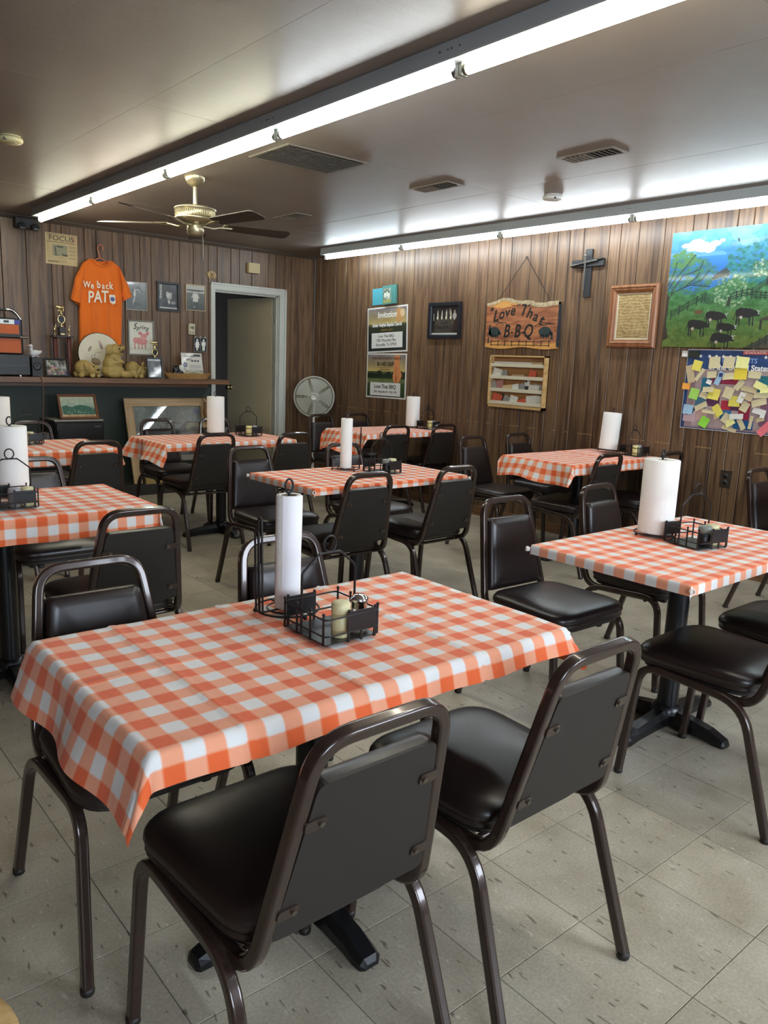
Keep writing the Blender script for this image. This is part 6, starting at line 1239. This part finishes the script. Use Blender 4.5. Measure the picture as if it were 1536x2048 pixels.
t = thing('speaker_box', 'small dark speaker box beside the black receiver', 'speaker', (.902, 6.36, ZS)); MB().rbox(-.045, -.08, 0, .050, .08, .168, .008).build('case', mat('speaker_dark', srgb(44, 46, 46), .5), t); MB().lathe([(.030, 0), (.034, .004), (.026, .006), (.001, .002)], 20, Matrix.Translation((0, -.0805, .09)) @ Matrix.Rotation(R(90), 4, 'X')).build('driver', M_black, t)
t = thing('white_goose', 'small white goose figurine with pink bill on top of the dark speaker box', 'figurine', (.908, 6.36, ZS + .1685)); blob('body', [((0, 0, .034), (.044, .026, .030), (0, -12, 0)), ((-.028, 0, .070), (.013, .012, .024), (0, 18, 0)), ((-.030, 0, .096), (.017, .015, .015), (0, 0, 0)), ((.036, -.012, .042), (.026, .012, .016), (0, -35, 0))], mat('glazed_white', srgb(206, 204, 206), .3), t, .0035, 3); blob('bill', [((-.054, 0, .098), (.014, .009, .006), (0, 0, 0))], mat('pink_bill', srgb(206, 142, 120), .4), t, .0025, 1)
for s in (-1, 1): MB().sphere((.02 * s, -.016, .005), (.012, .012, .005), 10, 6).build('foot', mat('glazed_white', srgb(206, 204, 206), .3), t)
t = thing('power_cord', 'thin brown cord hanging from the shelf in front of the green panel', 'cord', (.915, 6.235, 0)); MB().tube([(-.02, .02, 1.136), (0, -.004, 1.130), (.012, -.008, 1.08), (.016, .0, .98), (.016, .04, .80), (.018, .10, .5), (.02, .16, .02)], .0042, 7).build('cord', mat('brown_cord', srgb(120, 86, 66), .5), t)

# ================================================================== UNDER THE SHELF
t = thing('mini_fridge', 'small black refrigerator with a grey top edge against the green panel', 'refrigerator', (1.22, 6.36, 0)); MB().rbox(-.215, -.155, .02, .215, .235, .735, .01).build('body', M_black, t); MB().rbox(-.218, -.165, .735, .218, .238, .750, .004).build('top', mat('grey_top', srgb(150, 146, 136), .4), t); MB().rbox(-.213, -.195, .04, .213, -.158, .728, .012).build('door', mat('fridge_door', srgb(28, 23, 22), .35), t); MB().box(.125, -.198, .683, .178, -.1955, .694).build('badge', M_steel, t)
MB().rbox(-.205, -.215, .45, -.185, -.195, .66, .004).build('handle', M_black, t)
for x in (-.17, .17): MB().cyl((x, -.11, 0), (x, -.11, .022), .018, 10).build('foot', M_rubber, t)
A = Art(72, 48, (150, 156, 136)); A.grad(0, (186, 188, 162), .45, (150, 166, 150)); A.mottle(16, 8, 14, 2, A.Y < .4); A.poly([(0, .5), (.15, .42), (.3, .52), (.55, .40), (.8, .48), (1, .6), (1, .9), (0, .9)], (60, 98, 84)); A.mottle(26, 18, 14, 4, A.Y > .4)
for i in range(18): r_ = random.Random(i + 5); A.ell(.08 + .88 * r_.random(), .6 + .25 * r_.random(), .02, .025, (176, 186, 176), .6)
A.rect(0, .88, 1, 1, (172, 146, 110)); A.mottle(14, 4, 18, 6, A.Y > .85); A.rect(.02, .02, .045, .98, (200, 190, 160), .5)
stand_frame('brown wooden framed landscape leaning on top of the small black refrigerator', 1.240, 6.235, .345, .235, 24, mat('brown_wood_frame', srgb(106, 64, 36), .4, noise=(20, .15)), .022, A, base=.750, name='framed_landscape')
t = thing('low_plinth', 'low dark ledge along the wall that carries the large pine frame', 'ledge', (2.16, 6.44, 0)); MB().rbox(-.52, -.20, 0, .56, .145, .105, .006).build('ledge', mat('ledge_paint', srgb(46, 44, 40), .6), t)
t = thing('pine_framed_picture', 'large pale pine frame with glass leaning against the green panel', 'picture', (2.195, 6.285, .107)); t.rotation_euler = (R(90 - 15.5), 0, 0); LW, LH = .89, .845
for nm, x0, y0, x1, y1 in (('frame_rail', -LW / 2, LH - .082, LW / 2, LH), ('frame_rail', -LW / 2 + .085, .205, LW / 2 - .085, .262), ('frame_stile', -LW / 2, 0, -LW / 2 + .085, LH - .082), ('frame_stile', LW / 2 - .085, 0, LW / 2, LH - .082)): MB().rbox(x0, y0, 0, x1, y1, .022, .003).build(nm, M_pine if nm == 'frame_stile' else M_pineh if y0 > .5 else mat('grey_rail', srgb(112, 106, 92), .5), t)
MB().box(-LW / 2 + .01, 0, -.004, LW / 2 - .01, LH - .01, -.001).build('back_board', M_dark, t); A = Art(110, 72, (96, 104, 98)); A.mottle(5, 4, 18, 2)
for i in range(34): A.put(np.abs(((A.X - .42) / (.05 + .022 * i)) ** 2 + ((A.Y - .55) / (.05 + .03 * i)) ** 2 - 1) < .030 + .02 * A.noise(16, 12, i), (168, 178, 168), .5)
A.poly([(.48, 1), (.54, .62), (.66, .42), (.78, .30), (1, .34), (1, 1)], (38, 40, 34)); A.ell(.62, .62, .10, .16, (34, 38, 38)); A.ell(.86, .42, .12, .09, (140, 136, 100)); A.ell(.88, .5, .10, .08, (60, 64, 50)); A.line([(.45, .35), (.6, .33), (.75, .38)], .006, (50, 50, 46)); A.ell(.36, .60, .08, .12, (60, 66, 66), .7); A.ell(.93, .1, .05, .06, (80, 84, 130), .5); A.mottle(30, 20, 14, 7)
a_ = art_mesh('print', A, LW - .17, LH - .342, t, .002, .35, 0); a_.location = (0, (.262 + LH - .082) / 2, 0); MB().box(-LW / 2 + .085, .262, .008, LW / 2 - .085, LH - .082, .010).build('pane', M_glass, t)
t = thing('leather_bag', 'small brown bag hanging on the upper right corner of the pine frame', 'bag', (2.585, 6.372, .80)); blob('body', [((0, 0, .0), (.045, .03, .065), (0, 10, 0)), ((.012, 0, -.07), (.036, .026, .055), (0, -8, 0)), ((-.012, 0, .06), (.028, .024, .035), (0, 0, 0))], mat('tan_leather', srgb(126, 86, 54), .5, noise=(14, .3), bump=(60, .4, .002)), t, .005, 3, floor_=None); MB().tube([(-.02, 0, .07), (-.024, .06, .12), (0, .11, .155), (.02, .06, .12), (.012, 0, .07)], .004, 6).build('strap', mat('tan_leather', srgb(126, 86, 54), .5), t)
t = thing('cardboard_tray', 'flat tan and red box on the ledge below the pine frame', 'box', (1.97, 6.262, .106)); MB().rbox(-.11, -.018, 0, .11, .018, .085, .002).build('carton', mat('tan_carton', srgb(176, 146, 90), .6), t); MB().box(-.045, -.019, .045, .11, -.0175, .084).build('red_label', mat('red_label', srgb(150, 58, 44), .5), t)

# ---- round floor fan in the corner
t = thing('pedestal_fan', 'round white pedestal fan in the far corner behind the chairs', 'fan', (3.83, 6.24, 0)); MB().lathe([(.17, 0), (.17, .012), (.12, .028), (.03, .040), (.022, .06)], 32).build('base', M_white, t); MB().lathe([(.016, .05), (.016, .60), (.013, .62), (.013, .90)], 16).build('pole', M_white, t)
hd = Vector((CAM.x - 3.83, CAM.y - 6.24, 0)).normalized(); az = math.atan2(hd.y, hd.x); Mh = Matrix.Translation((0, 0, .955)) @ Matrix.Rotation(az + PI / 2, 4, 'Z') @ Matrix.Rotation(R(90), 4, 'X')    # local z looks at the room
M_fanw = mat('fan_white', srgb(206, 204, 188), .4)
MB().lathe([(.045, -.12), (.060, -.10), (.062, -.03), (.030, -.01)], 24, Mh).build('motor', M_fanw, t)
g = MB(); g.torus(.222, .007, Mh, 64, 8); g.torus(.222, .004, Mh @ Matrix.Translation((0, 0, .014)), 64, 6); g.build('guard_rim', M_fanw, t)
g = MB()
for r_ in (.06, .085, .11, .135, .16, .185, .205): g.torus(r_, .0013, Mh @ Matrix.Translation((0, 0, .062 - .05 * (r_ / .222) ** 3)), 48, 4)
for k_ in range(96):
    a = 2 * PI * k_ / 96; sw = .5; g.tube([Mh @ Vector((r_ * math.cos(a + sw * r_ / .222), r_ * math.sin(a + sw * r_ / .222), .062 - .05 * (r_ / .222) ** 3)) for r_ in (.045, .09, .14, .19, .222)], .0011, 4)
g.build('front_grille', M_fanw, t, kind='stuff')
g = MB()
for k_ in range(48):
    a = 2 * PI * k_ / 48; g.tube([Mh @ Vector((r_ * math.cos(a), r_ * math.sin(a), -.062 + .06 * (r_ / .222) ** 3)) for r_ in (.05, .12, .18, .222)], .0012, 4)
g.build('rear_grille', M_fanw, t, kind='stuff')
MB().lathe([(.044, .058), (.044, .068), (.036, .072), (.034, .068), (.001, .069)], 32, Mh).build('hub_badge', M_fanw, t); MB().torus(.036, .0025, Mh @ Matrix.Translation((0, 0, .071)), 32, 6).build('hub_ring', mat('soft_grey', srgb(150, 148, 138), .4), t)
for k_ in range(5):
    a0 = 2 * PI * k_ / 5; v = []; n1_, n2_ = 8, 8
    for i in range(n1_ + 1):
        r_ = .03 + .17 * i / n1_; wd = .85 + .25 * (i / n1_)
        for j in range(n2_ + 1): a = a0 + wd * (j / n2_ - .5); v.append(Mh @ Vector((r_ * math.cos(a), r_ * math.sin(a), .022 * (j / n2_ - .5) * 2)))
    MB().add(v, [(i * (n2_ + 1) + j, i * (n2_ + 1) + j + 1, (i + 1) * (n2_ + 1) + j + 1, (i + 1) * (n2_ + 1) + j) for i in range(n1_) for j in range(n2_)], True).build('blade', mat('fan_blade_grey', srgb(176, 174, 156), .4), t)

# ---- wooden stool at the lower left edge
t = thing('wooden_stool', 'light wooden stool seat cut off by the lower left corner of the photo', 'stool', (-1.165, .05, 0)); M_beech = wood_mat('beech', srgb(176, 136, 82), srgb(206, 168, 108), srgb(222, 188, 130), axis='X', rough=.4, rnd=.02)
MB().lathe([(.150, .418), (.163, .424), (.165, .436), (.163, .448), (.152, .452), (.08, .450), (.001, .449)], 40).build('seat', M_beech, t)
for k_ in range(4): a = PI / 4 + PI / 2 * k_; MB().cyl((.155 * math.cos(a), .155 * math.sin(a), 0), (.10 * math.cos(a), .10 * math.sin(a), .42), .015, 10, .013).build('leg', M_beech, t)
for k_ in range(4): a = PI / 4 + PI / 2 * k_; b2 = a + PI / 2; MB().cyl((.135 * math.cos(a), .135 * math.sin(a), .16), (.135 * math.cos(b2), .135 * math.sin(b2), .16), .008, 8).build('stretcher', M_beech, t)
